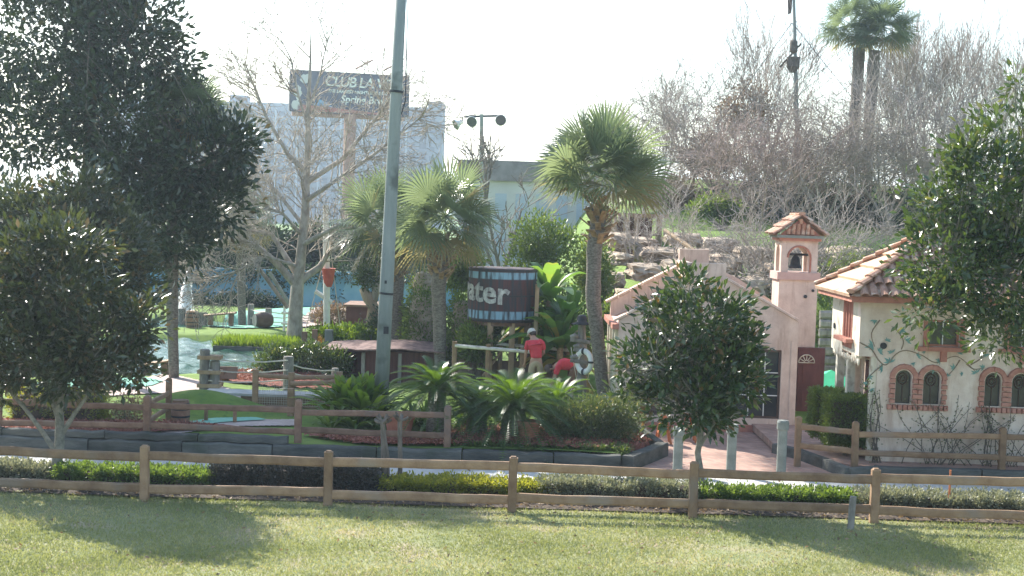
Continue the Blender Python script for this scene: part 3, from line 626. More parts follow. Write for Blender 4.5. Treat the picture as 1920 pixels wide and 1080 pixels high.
# clipped boxwoods by the house
for px0, px1, yt, Yh, lab, sd in ((1519, 1588, 730, 30.3, 'tall clipped boxwood hedge, the rear of the pair beside the maroon door', 21), (1545, 1626, 741, 29.2, 'tall clipped boxwood hedge, the front of the pair beside the cream house', 22)):
    x0, x1 = X(px0, Yh, 1), X(px1, Yh, 1); h = P(px0, yt, Yh).z; c = ((x0 + x1) / 2, Yh, .2)
    t = thing('boxwood_hedge', lab, 'hedge', c, 'clipped boxwoods'); foliage('foliage', M['leaf_box'], [(c[0], Yh, (h + .45) / 2, (x1 - x0) / 2 - .03, .36, (h - .45) / 2)], 15000, .046, t, boxes=True, per=9, cr=.04, seed=sd, up=.4)
    MB().tube([(c[0], Yh, .1), (c[0] + .03, Yh, .8)], .035, 7).build('stem', M['bark'], t); MB().box((c[0], Yh, (h + .5) / 2), ((x1 - x0) - .25, .5, h - .75)).build('shade_core', M['soil'], t)  # dark solid core painted as the shade within the boxwood

# ================================================================ FOREGROUND TREES
def mag_tree(name, label, trunks, ells, n, L_, m, seed, bark, cat='tree', group=None, limbs=10, per=14, cr=.16, tips=True, asp=.42, up=.3, lo=.4):
    """trunks: list of (pts world, r0, r1)"""
    base = trunks[0][0][0]; t = thing(name, label, cat, base, group); rg = np.random.default_rng(seed); br = []
    for pts, r0, r1 in trunks: br.append((np.array([list(p) for p in pts]), np.linspace(r0, r1, len(pts))))
    V, f = tubes(br, 9); o = mkmesh('trunk', V, [f], bark, t, smooth=True); tw = []
    ends = [np.array(tr[0][-1]) for tr in trunks] + [np.array(tr[0][-2]) for tr in trunks]
    for e in ells:
        for k in range(limbs):
            a = ends[rg.integers(len(ends))]; u = unit(rg.normal(size=3)); b = np.array(e[:3]) + u * np.array(e[3:]) * rg.uniform(.3, .9)
            md = (a + b) / 2 + rg.normal(size=3) * .1 * np.linalg.norm(b - a) + [0, 0, -.05 * np.linalg.norm(b - a)]; tw.append((np.array([a, md, b]), np.array([.022, .014, .006])))
    V, f = tubes(tw, 5); mkmesh('branches', V, [f], bark, t); foliage('crown', m, ells, n, L_, t, seed=seed, per=int(per * 2), cr=cr * 1.5, asp=asp, up=up, lo=lo, outer=.9); return t
# small magnolia in front of the pink building
Yt = 24.95
def pp(*l, Y=Yt): return [P(a, b, Y + (c[0] if c else 0)) for a, b, *c in l]
b0 = P(1312, 948, Yt); b0.z = -.05
mag_tree('small_magnolia', 'small glossy magnolia tree in front of the pink building with three grey bollards beside it',
    [([b0] + pp((1314, 890), (1308, 850), (1316, 800), (1312, 740), (1300, 650)), .075, .03), (pp((1308, 845), (1340, 790), (1370, 720)), .035, .02), (pp((1314, 800), (1270, 740), (1230, 690)), .03, .015)],
    [ell(1305, 608, 92, 56, Yt), ell(1250, 665, 84, 62, Yt), ell(1350, 690, 84, 75, Yt), ell(1375, 640, 50, 45, Yt), ell(1290, 745, 95, 60, Yt), ell(1355, 585, 62, 52, Yt), ell(1210, 690, 55, 40, Yt), ell(1400, 710, 30, 30, Yt), ell(1315, 780, 62, 28, Yt), ell(1225, 575, 26, 22, Yt), ell(1180, 735, 28, 14, Yt), ell(1285, 540, 40, 26, Yt), ell(1390, 630, 22, 18, Yt), ell(1170, 690, 20, 14, Yt)],
    6200, .165, M['leaf_mag'], 31, M['bark_mag'], per=11, cr=.12)
b0 = P(103, 935, Yt); b0.z = -.05
mag_tree('young_magnolia', 'young multi-stemmed magnolia with pale trunk behind the near fence at left',
    [([b0] + pp((104, 885), (112, 830), (112, 760), (110, 680), (120, 600)), .12, .04), (pp((106, 850), (80, 810), (50, 770), (20, 735), (10, 690)), .05, .02), (pp((112, 820), (140, 775), (165, 740), (190, 700)), .05, .02), (pp((112, 800), (95, 740), (80, 680)), .04, .02)],
    [ell(110, 540, 110, 75, Yt), ell(130, 460, 80, 50, Yt), ell(50, 480, 70, 50, Yt), ell(60, 640, 110, 80, Yt), ell(190, 630, 100, 85, Yt), ell(120, 690, 120, 50, Yt), ell(255, 600, 45, 60, Yt), ell(-30, 700, 70, 60, Yt), ell(230, 690, 60, 40, Yt), ell(20, 560, 70, 60, Yt)],
    13000, .16, M['leaf_magbr'], 32, M['bark_mag'], per=11, cr=.13)
Yb = 31.3; b0 = Vector((X(30, Yb), Yb, .2))
mag_tree('olive_magnolia', 'olive-brown magnolia with glinting leaves behind the young multi-stemmed one',
    [([b0] + pp((32, 720), (50, 620), (80, 520), (100, 440), Y=Yb), .16, .05)],
    [ell(115, 430, 110, 85, Yb), ell(60, 500, 110, 80, Yb), ell(200, 470, 90, 80, Yb), ell(150, 370, 60, 42, Yb), ell(30, 410, 60, 60, Yb), ell(240, 540, 60, 50, Yb), ell(110, 560, 110, 50, Yb)],
    14000, .17, M['leaf_magbr'], 33, M['bark'], per=11, cr=.15)
Yb = 37.6; b0 = Vector((X(150, Yb), Yb, .2))
mag_tree('large_magnolia', 'large dark magnolia filling the upper left, its crown taller than the picture',
    [([b0] + pp((150, 640), (160, 500), (165, 350), (170, 150), (172, -60), Y=Yb), .28, .1), (pp((160, 480), (250, 400), (350, 360), (420, 330), Y=Yb), .1, .05)],
    [ell(80, 60, 170, 100, Yb), ell(230, 80, 130, 90, Yb), ell(60, 220, 160, 95, Yb), ell(220, 220, 150, 105, Yb), ell(340, 115, 42, 40, Yb), ell(370, 300, 92, 80, Yb), ell(440, 265, 50, 42, Yb), ell(300, 420, 110, 75, Yb), ell(410, 380, 60, 62, Yb), ell(240, 300, 85, 50, Yb), ell(120, -70, 170, 90, Yb), ell(270, 20, 40, 42, Yb), ell(330, 460, 70, 45, Yb), ell(70, -170, 110, 80, Yb), ell(300, 340, 75, 60, Yb)],
    30000, .23, M['leaf_magbig'], 34, M['bark'], per=13, cr=.22, limbs=8)
Yb = 25.6; b0 = Vector((X(2010, Yb, 0), Yb, -.05))
mag_tree('glossy_magnolia', 'glossy-leaved magnolia whose crown hangs in from the right edge over the cream house',
    [([b0] + pp((2005, 800), (1990, 620), (1975, 450), (1960, 300), Y=Yb), .14, .05), (pp((1985, 600), (1880, 520), (1780, 470), Y=Yb), .05, .02)],
    [ell(1850, 350, 100, 80, Yb), ell(1780, 480, 100, 90, Yb), ell(1880, 520, 110, 100, Yb), ell(1740, 570, 72, 55, Yb), ell(1900, 250, 60, 55, Yb), ell(1775, 375, 75, 52, Yb), ell(1870, 630, 62, 50, Yb), ell(1960, 400, 90, 130, Yb), ell(2040, 330, 110, 140, Yb), ell(1915, 160, 34, 26, Yb), ell(1815, 285, 45, 30, Yb), ell(2040, 560, 100, 110, Yb), ell(1765, 300, 22, 14, Yb), ell(1710, 390, 18, 14, Yb)],
    13000, .165, M['leaf_lite'], 35, M['bark_mag'], per=10, cr=.14)
# pruned saplings in the hedge row
for i, (px_, yt, lab) in enumerate(((718, 790, 'left one of two knobbly pruned saplings in front of the utility pole'), (750, 786, 'right one of two knobbly pruned saplings in front of the utility pole'))):
    b0 = Vector((X(px_ - 2, 24.9, 0), 24.9, 0)); tp = P(px_, yt, 24.9); t = thing('pruned_sapling', lab, 'sapling', b0, 'pruned saplings'); r2 = np.random.default_rng(50 + i)
    L0 = [b0 + Vector((0, 0, -.05)), b0.lerp(tp, .4) + Vector((.02, 0, 0)), b0.lerp(tp, .8), tp]; MB().tube(L0, [.05, .042, .04, .045], 8).build('trunk', M['bark'], t)
    br = []
    for k in range(9):
        d = unit(np.array([r2.normal(), r2.normal() * .6, .5])); a = np.array(tp) + [0, 0, -.03]; br.append((np.array([a, a + d * .1, a + d * .16 + [0, 0, .02]]), np.array([.03, .028, .02])))
    if i == 0:
        for k in (0.05, .1): br.append((np.array([list(b0 + Vector((k + .02, .05, 0))), list(b0.lerp(tp, .5) + Vector((k, 0, 0))), list(b0.lerp(tp, .95) + Vector((.01, 0, 0)))]), np.array([.03, .028, .025])))
    V, f = tubes(br, 6); mkmesh('stubs', V, [f], M['bark'], t, smooth=True)
# ================================================================ UTILITY POLE, BOLLARDS
a = P(711.5, 812, 31.0); a.z = .25; b = P(757, -110, 31.0); t = thing('utility_pole', 'tall leaning grey concrete utility pole beside the leafy green shrubs', 'pole', a)
MB().tube([a + (a - b).normalized() * .2, a.lerp(b, .33), a.lerp(b, .66), b], [.166, .15, .132, .11], 20).build('shaft', M['pole'], t, smooth=True)
for py_ in (175, 560): q_ = a.lerp(b, (812 - py_) / 922); MB().tube([q_, q_ + Vector((.004, 0, .05))], .16, 16).build('steel_band', M['iron'], t)
q_ = a.lerp(b, .3); MB().box((q_.x - .01, q_.y - .155, q_.z), (.05, .03, .07)).build('bolt', M['iron'], t); q_ = a.lerp(b, .2); MB().box((q_.x + .05, q_.y - .15, q_.z), (.11, .02, .16)).build('tag_plate', M['iron'], t)
c0 = P(762, -100, 31.1); c1 = P(760, 190, 30.95); MB().tube([c0, c0.lerp(c1, .5) + Vector((.03, 0, 0)), c1, P(752, 215, 31.0)], .012, 6).build('cable', M['iron'], t)
for px_, yt, lab in ((1271, 800, 'leftmost of the three grey concrete bollards, left of the small magnolia trunk'), (1371, 795, 'middle grey bollard, just right of the small magnolia trunk'), (1465, 788, 'rightmost grey bollard, near the end of the patio fence')):
    Yp = 27.62; b0 = Vector((X(px_ - 1, Yp, .02), Yp, .02)); h = P(px_, yt, Yp).z - .02; t = thing('bollard', lab, 'bollard', b0, 'grey bollards across the brick plaza')
    MB().lathe([(.098, -.05), (.096, h - .2)], b0, 14).build('shaft', M['post_grey'], t, smooth=False); MB().lathe([(.098, h - .2), (.122, h - .17), (.122, h - .04), (.105, h)], b0, 14).build('cap', M['post_grey'], t)
# ================================================================ PINK BUILDING
Yw = 33.3
pk = thing('pink_building', 'pink stucco building with sloping coped parapets behind the small magnolia', 'building', (X(1330, Yw), Yw, 0))
def fp(l, Y): return [P(a, b, Y) for a, b in l]
poly = fp([(1161, 760), (1161, 600), (1300, 530), (1300, 493), (1362, 495), (1362, 524), (1420, 553), (1498, 604), (1493, 800)], Yw)
poly[0] = Vector((poly[1].x, Yw, -.05)); poly[-1] = Vector((poly[-2].x, Yw, -.05)); poly[3].z = poly[4].z = (poly[3].z + poly[4].z) / 2; poly[3].x = poly[2].x; poly[5].x = poly[4].x
XL = poly[0].x; XR = poly[-1].x
wr = fp([(1378, 654), (1466, 654), (1466, 786), (1378, 786)], Yw); x0, x1 = wr[0].x, wr[1].x; z1 = wr[0].z; z0 = wr[2].z
wr = [Vector((x0, Yw, z0)), Vector((x1, Yw, z0)), Vector((x1, Yw, z1)), Vector((x0, Yw, z1))]
wx0, wx1 = X(1184, Yw, 1), X(1240, Yw, 1); wl_ = [Vector((wx0, Yw, z0)), Vector((wx1, Yw, z0)), Vector((wx1, Yw, P(1200, 722, Yw).z)), Vector((wx0, Yw, P(1200, 722, Yw).z))]
MB().slab(poly, (0, .22, 0), [wr, wl_]).build('front_wall', M['pink'], pk)
pb = [p + Vector((0, 3.0, .25)) for p in poly]; pb[0].z = pb[-1].z = -.05
MB().slab(pb, (0, .2, 0)).build('back_wall', M['pink'], pk)
for s_, wins in ((XL, 1), (XR - .2, 0)):
    zt = poly[1].z - .12 if wins else poly[-2].z - .1
    q = [Vector((s_, Yw + .22, -.05)), Vector((s_, Yw + 3, -.05)), Vector((s_, Yw + 3, zt)), Vector((s_, Yw + .22, zt))]
    MB().slab(q, (.2, 0, 0)).build('side_wall', M['pink'], pk)
for k in range(4): MB().bb((XL - .07, Yw + .3 + k * .85, 0), (XL - .003, Yw + .42 + k * .85, poly[1].z - .12)).build('pilaster', M['cream_wood'], pk)
MB().bb((XL - .16, Yw - .05, poly[1].z - .22), (XL - .003, Yw + 3.1, poly[1].z - .10)).build('gutter', M['pinktrim'], pk)
# roof between the two gables, then copings
rf = MB()
for i in (1, 5, 6):
    a, b = poly[i], poly[i + 1]; rf.slab([a + Vector((0, .22, -.2)), b + Vector((0, .22, -.2)), b + Vector((0, 3, -.2)), a + Vector((0, 3, -.2))], (0, 0, -.06))
rf.build('roof', M['tile'], pk)
def coping(a, b, n, Y0, dep, name, m):
    for k in range(n):
        p = a.lerp(b, k / n); q = a.lerp(b, (k + 1) / n - .012); c = MB(); c.beam(p + Vector((0, dep / 2, .035)), q + Vector((0, dep / 2, .035)), dep + .1, .065, 1, 0, 0, .12); c.build(name, m, pk)
M['cope'] = mat('coping_tile', (.60, .44, .34), (.72, .56, .45), 5, .85, .2)
coping(poly[1] + Vector((-.12, 0, -.05)), poly[2], 6, Yw, .22, 'coping', M['cope']); coping(pb[1] + Vector((-.12, 0, -.05)), pb[2], 6, Yw, .22, 'coping', M['cope'])
coping(poly[5], poly[7] + Vector((0, 0, .0)), 1, Yw, .22, 'parapet_cap', M['pink'])
MB().slab(fp([(1287, 524), (1287, 493), (1300, 493), (1300, 530)], Yw + .5), (0, 2.0, 0)).build('chimney_side', M['pink'], pk)
# windows
def window(par, x0, x1, z0, z1, Y, nx, nz_, fm, bw=.05, name='window'):
    w_ = MB(); 
    w_.bb((x0, Y, z0), (x0 + bw, Y + .08, z1)); w_.bb((x1 - bw, Y, z0), (x1, Y + .08, z1)); w_.bb((x0 + bw, Y, z0), (x1 - bw, Y + .08, z0 + bw)); w_.bb((x0 + bw, Y, z1 - bw), (x1 - bw, Y + .08, z1))
    o = w_.build(name, fm, par); g = MB(); g.bb((x0 + bw, Y + .05, z0 + bw), (x1 - bw, Y + .065, z1 - bw)); g.build('pane', M['glass'], o)
    mu = MB()
    for i in range(1, nx): xx = x0 + (x1 - x0) * i / nx; mu.bb((xx - .011, Y + .02, z0 + bw), (xx + .011, Y + .045, z1 - bw))
    for i in range(1, nz_): zz = z0 + (z1 - z0) * i / nz_; mu.bb((x0 + bw, Y + .015, zz - .011), (x1 - bw, Y + .04, zz + .011))
    if nx > 1 or nz_ > 1: mu.build('muntins', M['white'], o)
    return o
window(pk, x0 + .005, x1 - .005, z0 + .005, z1 - .005, Yw + .03, 3, 3, M['frame_dark']); window(pk, wx0 + .005, wx1 - .005, z0 + .005, wl_[2].z - .005, Yw + .03, 2, 3, M['frame_dark'])
MB().bb((wx0 - .04, Yw - .07, wl_[2].z), (wx1 + .04, Yw - .003, wl_[2].z + .07)).build('window_hood', M['frame_dark'], pk)
MB().bb((XL + .1, Yw - .14, -.04), (XR - .02, Yw - .003, .17)).build('plinth', M['pinktrim'], pk)
MB().bb((XR - .16, Yw - .018, .2), (XR - .003, Yw - .003, 2.2)).build('corner_strip', M['pink'], pk)
# ---------------------------------------------------------------- bell tower
Yt2 = 35.3
tw = thing('bell_tower', 'slim pink bell tower with a tiled gable roof rising behind the pink building', 'tower', (X(1492, Yt2), Yt2, 0))
a = P(1461, 520, Yt2); b = P(1533, 530, Yt2); tx0, tx1 = a.x, b.x; W_ = tx1 - tx0; zc = (a.z + b.z) / 2; D_ = W_ * .95
MB().bb((tx0, Yt2, -.05), (tx1, Yt2 + D_, zc)).build('shaft', M['pink'], tw)
MB().bb((tx0 - .06, Yt2 - .06, zc), (tx1 + .05, Yt2 + D_ + .05, zc + .19)).build('cornice', mat('mauve_pink_paint', (.50, .33, .29), (.58, .40, .35), 3, .85), tw)
zb_ = zc + .19; zt_ = P(1500, 452, Yt2).z
def arch(u0, u1, zz0, zs, n=12):
    """arched opening in (u,z)"""
    r = (u1 - u0) / 2; c = (u0 + u1) / 2; return [(u0, zz0), (u1, zz0)] + [(c + r * math.cos(t), zs + r * math.sin(t)) for t in [math.pi * k / n for k in range(n + 1)]]
iw = .17; zs = zt_ - .42
for yy in (Yt2 + .02, Yt2 + D_ - .15):
    q = [Vector((tx0 + .03, yy, zb_)), Vector((tx1 - .02, yy, zb_)), Vector((tx1 - .02, yy, zt_)), Vector((tx0 + .03, yy, zt_))]
    MB().slab(q, (0, .13, 0), [[Vector((u, yy, z)) for u, z in arch(tx0 + .21, tx1 - .22, zb_ + .002, zs)]]).build('belfry_wall', M['pink'], tw)
for xx in (tx0 + .03, tx1 - .15):
    y0_, y1_ = Yt2 + .15, Yt2 + D_ - .15; q = [Vector((xx, y0_, zb_)), Vector((xx, y1_, zb_)), Vector((xx, y1_, zt_)), Vector((xx, y0_, zt_))]
    MB().slab(q, (.13, 0, 0), [[Vector((xx, u, z)) for u, z in arch(y0_ + .08, y1_ - .08, zb_ + .002, zs + .1)]]).build('belfry_wall', M['pink'], tw)
# arch trim
tr_ = MB(); cx_ = (tx0 + tx1) / 2; r_ = (tx1 - tx0 - .43) / 2
pts = [Vector((cx_ + r_ * 1.06 * math.cos(t), Yt2 + .012, zs + r_ * 1.06 * math.sin(t))) for t in [math.pi * k / 12 for k in range(13)]]
tr_.tube([Vector((tx1 - .205, Yt2 + .012, zb_ + .02))] + pts, .028, 5); tr_.build('arch_trim', M['pinktrim'], tw)
MB().bb((tx0 - .04, Yt2 - .06, zt_), (tx1 + .04, Yt2 + D_ + .04, zt_ + .07)).build('upper_cornice', M['pinktrim'], tw)
MB().bb((tx0 - .10, Yt2 - .11, zt_ + .07), (tx1 + .09, Yt2 + D_ + .08, zt_ + .14)).build('eave_board', M['post_grey'], tw)
bx = (cx_, Yt2 + D_ / 2, zs - .28)
bell = MB().lathe([(.17, 0), (.165, .03), (.13, .1), (.11, .22), (.075, .3), (.02, .33)], bx, 16).build('bell', M['iron'], tw); MB().bb((tx0 + .17, bx[1] - .03, bx[2] + .32), (tx1 - .16, bx[1] + .03, bx[2] + .38)).build('bell_beam', M['iron'], tw)
for (px_, py_, rr) in ((1510, 556, .045), (1524, 545, .035)):
    p = P(px_, py_, Yt2); MB().tube([(p.x, Yt2 - .03, p.z), (p.x, Yt2 - .002, p.z)], rr, 12).build('round_vent', M['iron'], tw)
# tiled roofs
def tiles(mb, A, B, C, D, tw_=.2, tl=.34, clip=None, r=.085, seed=0):
    """A,B eave left/right; D,C ridge left/right; barrel tiles up the slope"""
    A, B, C, D = map(Vector, (A, B, C, D)); e = (B - A); we = e.length; e.normalize(); up = (D - A) - e * (D - A).dot(e); hs = up.length; up.normalize(); nn = e.cross(up).normalized()
    if nn.z < 0: nn = -nn
    rg = random.Random(seed); s0 = (D - A).dot(e); s1 = (C - A).dot(e)
    for j in range(int(math.ceil(hs / tl))):
        v0 = j * tl - .02; v1 = min(hs, (j + 1) * tl + .05); vm = min(1, (v0 + v1) / 2 / hs); lo_ = s0 * vm; hi_ = we + (s1 - we) * vm
        n = int((hi_ - lo_) / tw_)
        for i in range(n + 1):
            u = lo_ + (hi_ - lo_) * (i + .5) / (n + 1); k = 5; vs = []; dz = rg.uniform(-.008, .008)
            for v, rad, lift in ((v0, r, .045), (v1, r * .8, 0)):
                for q in range(k + 1):
                    t = math.pi * q / k; vs.append(A + e * (u + rad * math.cos(t)) + up * v + nn * (rad * .75 * math.sin(t) + lift + dz))
            for q in range(k + 1):
                t = math.pi * q / k; vs.append(A + e * (u + (r - .015) * math.cos(t)) + up * v0 + nn * ((r - .015) * .75 * math.sin(t) + .045 + dz))
            fs = [(q, q + 1, k + 1 + q + 1, k + 1 + q) for q in range(k)] + [(q, 2 * (k + 1) + q, 2 * (k + 1) + q + 1, q + 1) for q in range(k)]
            mb.add(vs, fs)
        # pans between tiles: plain strip
    mb.add([A, B, C, D], [(0, 1, 2, 3)])
ap = P(1500, 404, Yt2 - .1); zr = ap.z; ex0, ex1 = tx0 - .16, tx1 + .15; ze = zt_ + .13; y0_, y1_ = Yt2 - .16, Yt2 + D_ + .1; mx_ = (ex0 + ex1) / 2
rm = MB(); tiles(rm, (ex0, y1_, ze), (ex0, y0_, ze), (mx_, y0_, zr), (mx_, y1_, zr), .19, .27, r=.09, seed=1); tiles(rm, (ex1, y0_, ze), (ex1, y1_, ze), (mx_, y1_, zr), (mx_, y0_, zr), .19, .27, r=.09, seed=2)
rm.build('tile_roof', M['tile'], tw, smooth=False, fixn=False)
MB().slab([(ex0 + .12, Yt2 - .02, ze), (ex1 - .12, Yt2 - .02, ze), (mx_, Yt2 - .02, zr - .08)], (0, .05, 0)).build('gable_board', M['pinktrim'], tw)
g_ = MB()
for i, (dx, z_) in enumerate(((-.3, .03), (-.18, .03), (-.06, .03), (.06, .03), (.18, .03), (.3, .03), (-.17, .16), (-.05, .16), (.07, .16), (.19, .16), (0, .29))): g_.tube([(mx_ + dx, Yt2 - .05, ze + z_), (mx_ + dx, Yt2 - .03, ze + z_ + .13)], .05, 8)
g_.build('gable_tiles', M['tile'], tw)
rgm = MB()
for k in range(5): yq = y0_ + (y1_ - y0_) * k / 5; rgm.beam((mx_, yq, zr + .05), (mx_, yq + (y1_ - y0_) / 5 + .03, zr + .03), .17, .07, 1, 0, 0, .3)
rgm.build('ridge_tiles', M['tile'], tw)
# maroon door in the base of the tower
dx0, dx1 = X(1500, Yt2 - .1), X(1533, Yt2 - .1); dz1 = P(1515, 652, Yt2 - .1).z
d_ = MB(); d_.bb((dx0 - .1, Yt2 - .12, -.02), (dx1 + .12, Yt2 - .003, dz1)); dr = d_.build('door', M['maroon'], tw)
fc = P(1512, 680, Yt2 - .12); fm_ = MB(); fr = .2
for k in range(7):
    t = math.pi * k / 6; fm_.tube([(fc.x + .05 * math.cos(t), Yt2 - .135, fc.z + .05 * math.sin(t)), (fc.x + fr * math.cos(t), Yt2 - .135, fc.z + fr * math.sin(t))], .012, 4)
fm_.tube([(fc.x + fr * math.cos(t), Yt2 - .135, fc.z + fr * math.sin(t)) for t in [math.pi * k / 12 for k in range(13)]], .014, 4); fm_.tube([(fc.x - fr, Yt2 - .135, fc.z), (fc.x + fr, Yt2 - .135, fc.z)], .014, 4)
fm_.build('fan_window', M['cream_wood'], dr)
for z_ in (.35, 1.0): MB().bb((dx0 + .02, Yt2 - .135, z_), (dx1 - .02, Yt2 - .121, z_ + .5)).build('panel', M['maroon'], dr)
# ================================================================ CREAM HOUSE
Yh = 28.6; ZB = .2
hs = thing('cream_house', 'cream stucco house with barrel tile roof, brick-arched windows and painted vines', 'house', (X(1760, Yh), Yh, ZB))
hx0 = X(1640, Yh, 1); ux0 = P(1613, 600, Yh).x; hx1 = 14.0; Yb2 = 30.9; zo = P(1612, 668, Yh).z; ze = P(1612, 556, Yh).z
AW = [(1678, 1708), (1730, 1762), (1845, 1876), (1896, 1928), (2014, 2044), (2064, 2096)]
def arch_h(pa_, pb_, pt, pbm):
    cx1, cx2 = X(pa_, Yh, 1.5), X(pb_, Yh, 1.5); z1_ = P((pa_ + pb_) / 2, pt, Yh).z; z0_ = P((pa_ + pb_) / 2, pbm, Yh).z; return cx1, cx2, z0_, z1_ - (cx2 - cx1) / 2
archs = []
for i, (a_, b_) in enumerate(AW): dy = (a_ - 1678) * .0315; archs.append(arch_h(a_, b_, 694 + dy, 757 + dy))
uw = (X(1738, Yh, 2.5), X(1798, Yh, 2.5), P(1760, 650, Yh).z, P(1760, 600, Yh).z)
uw2 = (X(1890, Yh, 2.5), X(1945, Yh, 2.5), uw[2], uw[3])
out = [Vector((hx0, Yh, ZB - .1)), Vector((hx1, Yh, ZB - .1)), Vector((hx1, Yh, ze + .1)), Vector((ux0, Yh, ze + .1)), Vector((ux0, Yh, zo)), Vector((hx0, Yh, zo))]
holes = [[Vector((u, Yh, z)) for u, z in arch(a_, b_, c_, d_)] for a_, b_, c_, d_ in archs] + [[Vector((w[0], Yh, w[2])), Vector((w[1], Yh, w[2])), Vector((w[1], Yh, w[3])), Vector((w[0], Yh, w[3]))] for w in (uw, uw2)]
MB().slab(out, (0, .2, 0), holes).build('front_wall', M['cream'], hs)
MB().bb((hx0, Yb2, ZB - .1), (hx1, Yb2 + .2, ze + .1)).build('back_wall', M['cream'], hs)
MB().bb((hx1 - .2, Yh + .2, ZB - .1), (hx1, Yb2, ze + .1)).build('end_wall', M['cream'], hs)
# inside floor of the upper storey and left walls
MB().bb((ux0 + .003, Yh + .2, zo), (hx1 - .2, Yb2, zo + .08)).build('upper_floor', M['cream_wood'], hs)
MB().bb((hx0 + .25, Yh + .2, ZB - .1), (hx0 + .4, Yb2, zo)).build('left_lower_wall', M['cream'], hs)
# upper left face: boards, red columns window, sill
for (y0_, y1_) in ((Yh + .2, Yh + .62), (Yh + 1.5, Yb2 + .2)): MB().bb((ux0, y0_, zo - .06), (ux0 + .12, y1_, ze + .08)).build('side_boards', M['cream_wood'], hs)
wn = MB(); wn.bb((ux0 + .1, Yh + .62, zo + .3), (ux0 + .12, Yh + 1.5, ze)); wo = wn.build('side_window', M['glass'], hs)
for k in range(4): MB().tube([(ux0 + .03, Yh + .70 + k * .24, zo + .3), (ux0 + .03, Yh + .70 + k * .24, ze + .02)], .045, 8).build('red_column', M['pinktrim'], wo)
MB().bb((ux0 - .16, Yh + .5, zo + .22), (ux0 - .003, Yh + 1.62, zo + .30)).build('sill', M['pinktrim'], wo)
MB().bb((ux0 + .02, Yh + .62, zo - .02), (ux0 + .1, Yh + 1.5, zo + .22)).build('side_panel', M['pinktrim'], hs)
# scalloped lower edge of the boards
sc_ = MB()
for k in range(9): yq = Yh + .02 + k * .26; sc_.slab([(ux0 + .004, yq, zo - .06), (ux0 + .004, yq + .24, zo - .06), (ux0 + .004, yq + .2, zo - .17), (ux0 + .004, yq + .12, zo - .11), (ux0 + .004, yq + .05, zo - .2)], (.03, 0, 0))
sc_.build('scalloped_edge', M['cream_wood'], hs)
# recessed entrance at the left below the overhang
for (px_, Yq) in ((1595, Yh + .45), (1648, Yh + .15)):
    xq = X(px_, Yq, 1); 
for xq, yq in ((ux0 + .03, Yh + 1.0), (ux0 + .03, Yh + 1.95)): MB().bb((xq, yq, ZB - .05), (xq + .16, yq + .16, zo - .02)).build('porch_post', M['cream_wood'], hs)
MB().bb((hx0 - .003 - .12, Yh + .02, ZB - .05), (hx0 - .003, Yh + .16, zo - .003)).build('porch_post', M['cream_wood'], hs)
de = MB(); de.bb((hx0 + .1, Yh + .45, ZB - .05), (hx0 + .2, Yh + 1.35, zo - .2)); de = de.build('door', M['maroon'], hs)
MB().bb((hx0 + .09, Yh + .3, zo - .14), (hx0 + .24, Yh + 1.5, zo - .02)).build('door_head', M['pinktrim'], hs)
# vines climbing the corner
foliage('corner_vine', M['leaf_ivy'], [(hx0 - .16, Yh + .1, 1.1, .07, .14, .8)], 420, .06, hs, seed=77, per=6, cr=.07)
# arched windows
for (a_, b_, c_, d_) in archs:
    op = arch(a_, b_, c_, d_); gl = MB().slab([Vector((u, Yh + .1, z)) for u, z in op], (0, .02, 0)).build('arched_window', M['glass'], hs)
    r = (b_ - a_) / 2; cx1 = (a_ + b_) / 2; q = MB()
    q.tube([(cx1 + .55 * r * math.cos(t), Yh + .085, d_ - .02 + .7 * r * math.sin(t)) for t in [2 * math.pi * k / 14 for k in range(15)]], .014, 4)
    q.tube([(cx1 + .28 * r * math.cos(t), Yh + .085, d_ - .02 + .35 * r * math.sin(t)) for t in [2 * math.pi * k / 8 for k in range(9)]], .012, 4)
    q.tube([(cx1, Yh + .085, c_), (cx1, Yh + .085, d_ - .7 * r)], .008, 4)
    q.build('leaded_ornament', M['frame_dark'], gl)
def brick_surround(pair, nm):
    rg = random.Random(int(pair[0][0] * 100)); fr_ = None; q = MB()
    def blk(c, w, h, ang=0):
        c = Vector(c); dx = Vector((math.cos(ang), 0, math.sin(ang))); dz = Vector((-math.sin(ang), 0, math.cos(ang))); t_ = .045 + rg.uniform(0, .018); w *= rg.uniform(.86, .97); h *= rg.uniform(.84, .93)
        vs = []
        for y_, k in ((0, 1), (-t_, .82)):
            for a2, b2 in ((-1, -1), (1, -1), (1, 1), (-1, 1)): vs.append(c + dx * a2 * w / 2 * k + dz * b2 * h / 2 * k + Vector((0, y_ + .0, 0)))
        q.add(vs, [(0, 1, 2, 3), (4, 7, 6, 5), (0, 4, 5, 1), (1, 5, 6, 2), (2, 6, 7, 3), (3, 7, 4, 0)])
    for (a_, b_, c_, d_) in pair:
        r = (b_ - a_) / 2; cx1 = (a_ + b_) / 2
        for k in range(8): t = math.pi * (k + .5) / 8; blk((cx1 + (r + .075) * math.cos(t), Yh - .004, d_ + (r + .075) * math.sin(t)), .12, .14, t)
        n = int((d_ - c_) / .1)
        for k in range(n):
            z_ = c_ + (k + .5) * (d_ - c_) / n
            for sx in (-1, 1): blk((cx1 + sx * (r + .065 + .01 * (k % 2)), Yh - .004, z_), .12 + .02 * (k % 2), (d_ - c_) / n)
    A_, B_ = pair[0][0] - .17, pair[1][1] + .17; n = int((B_ - A_) / .1)
    for k in range(n): blk((A_ + (k + .5) * (B_ - A_) / n, Yh - .01, pair[0][2] - .07), (B_ - A_) / n, .13)
    return q.build(nm, M['brickarch'], hs)
for i in (0, 2, 4): brick_surround((archs[i], archs[i + 1]), 'brick_surround')
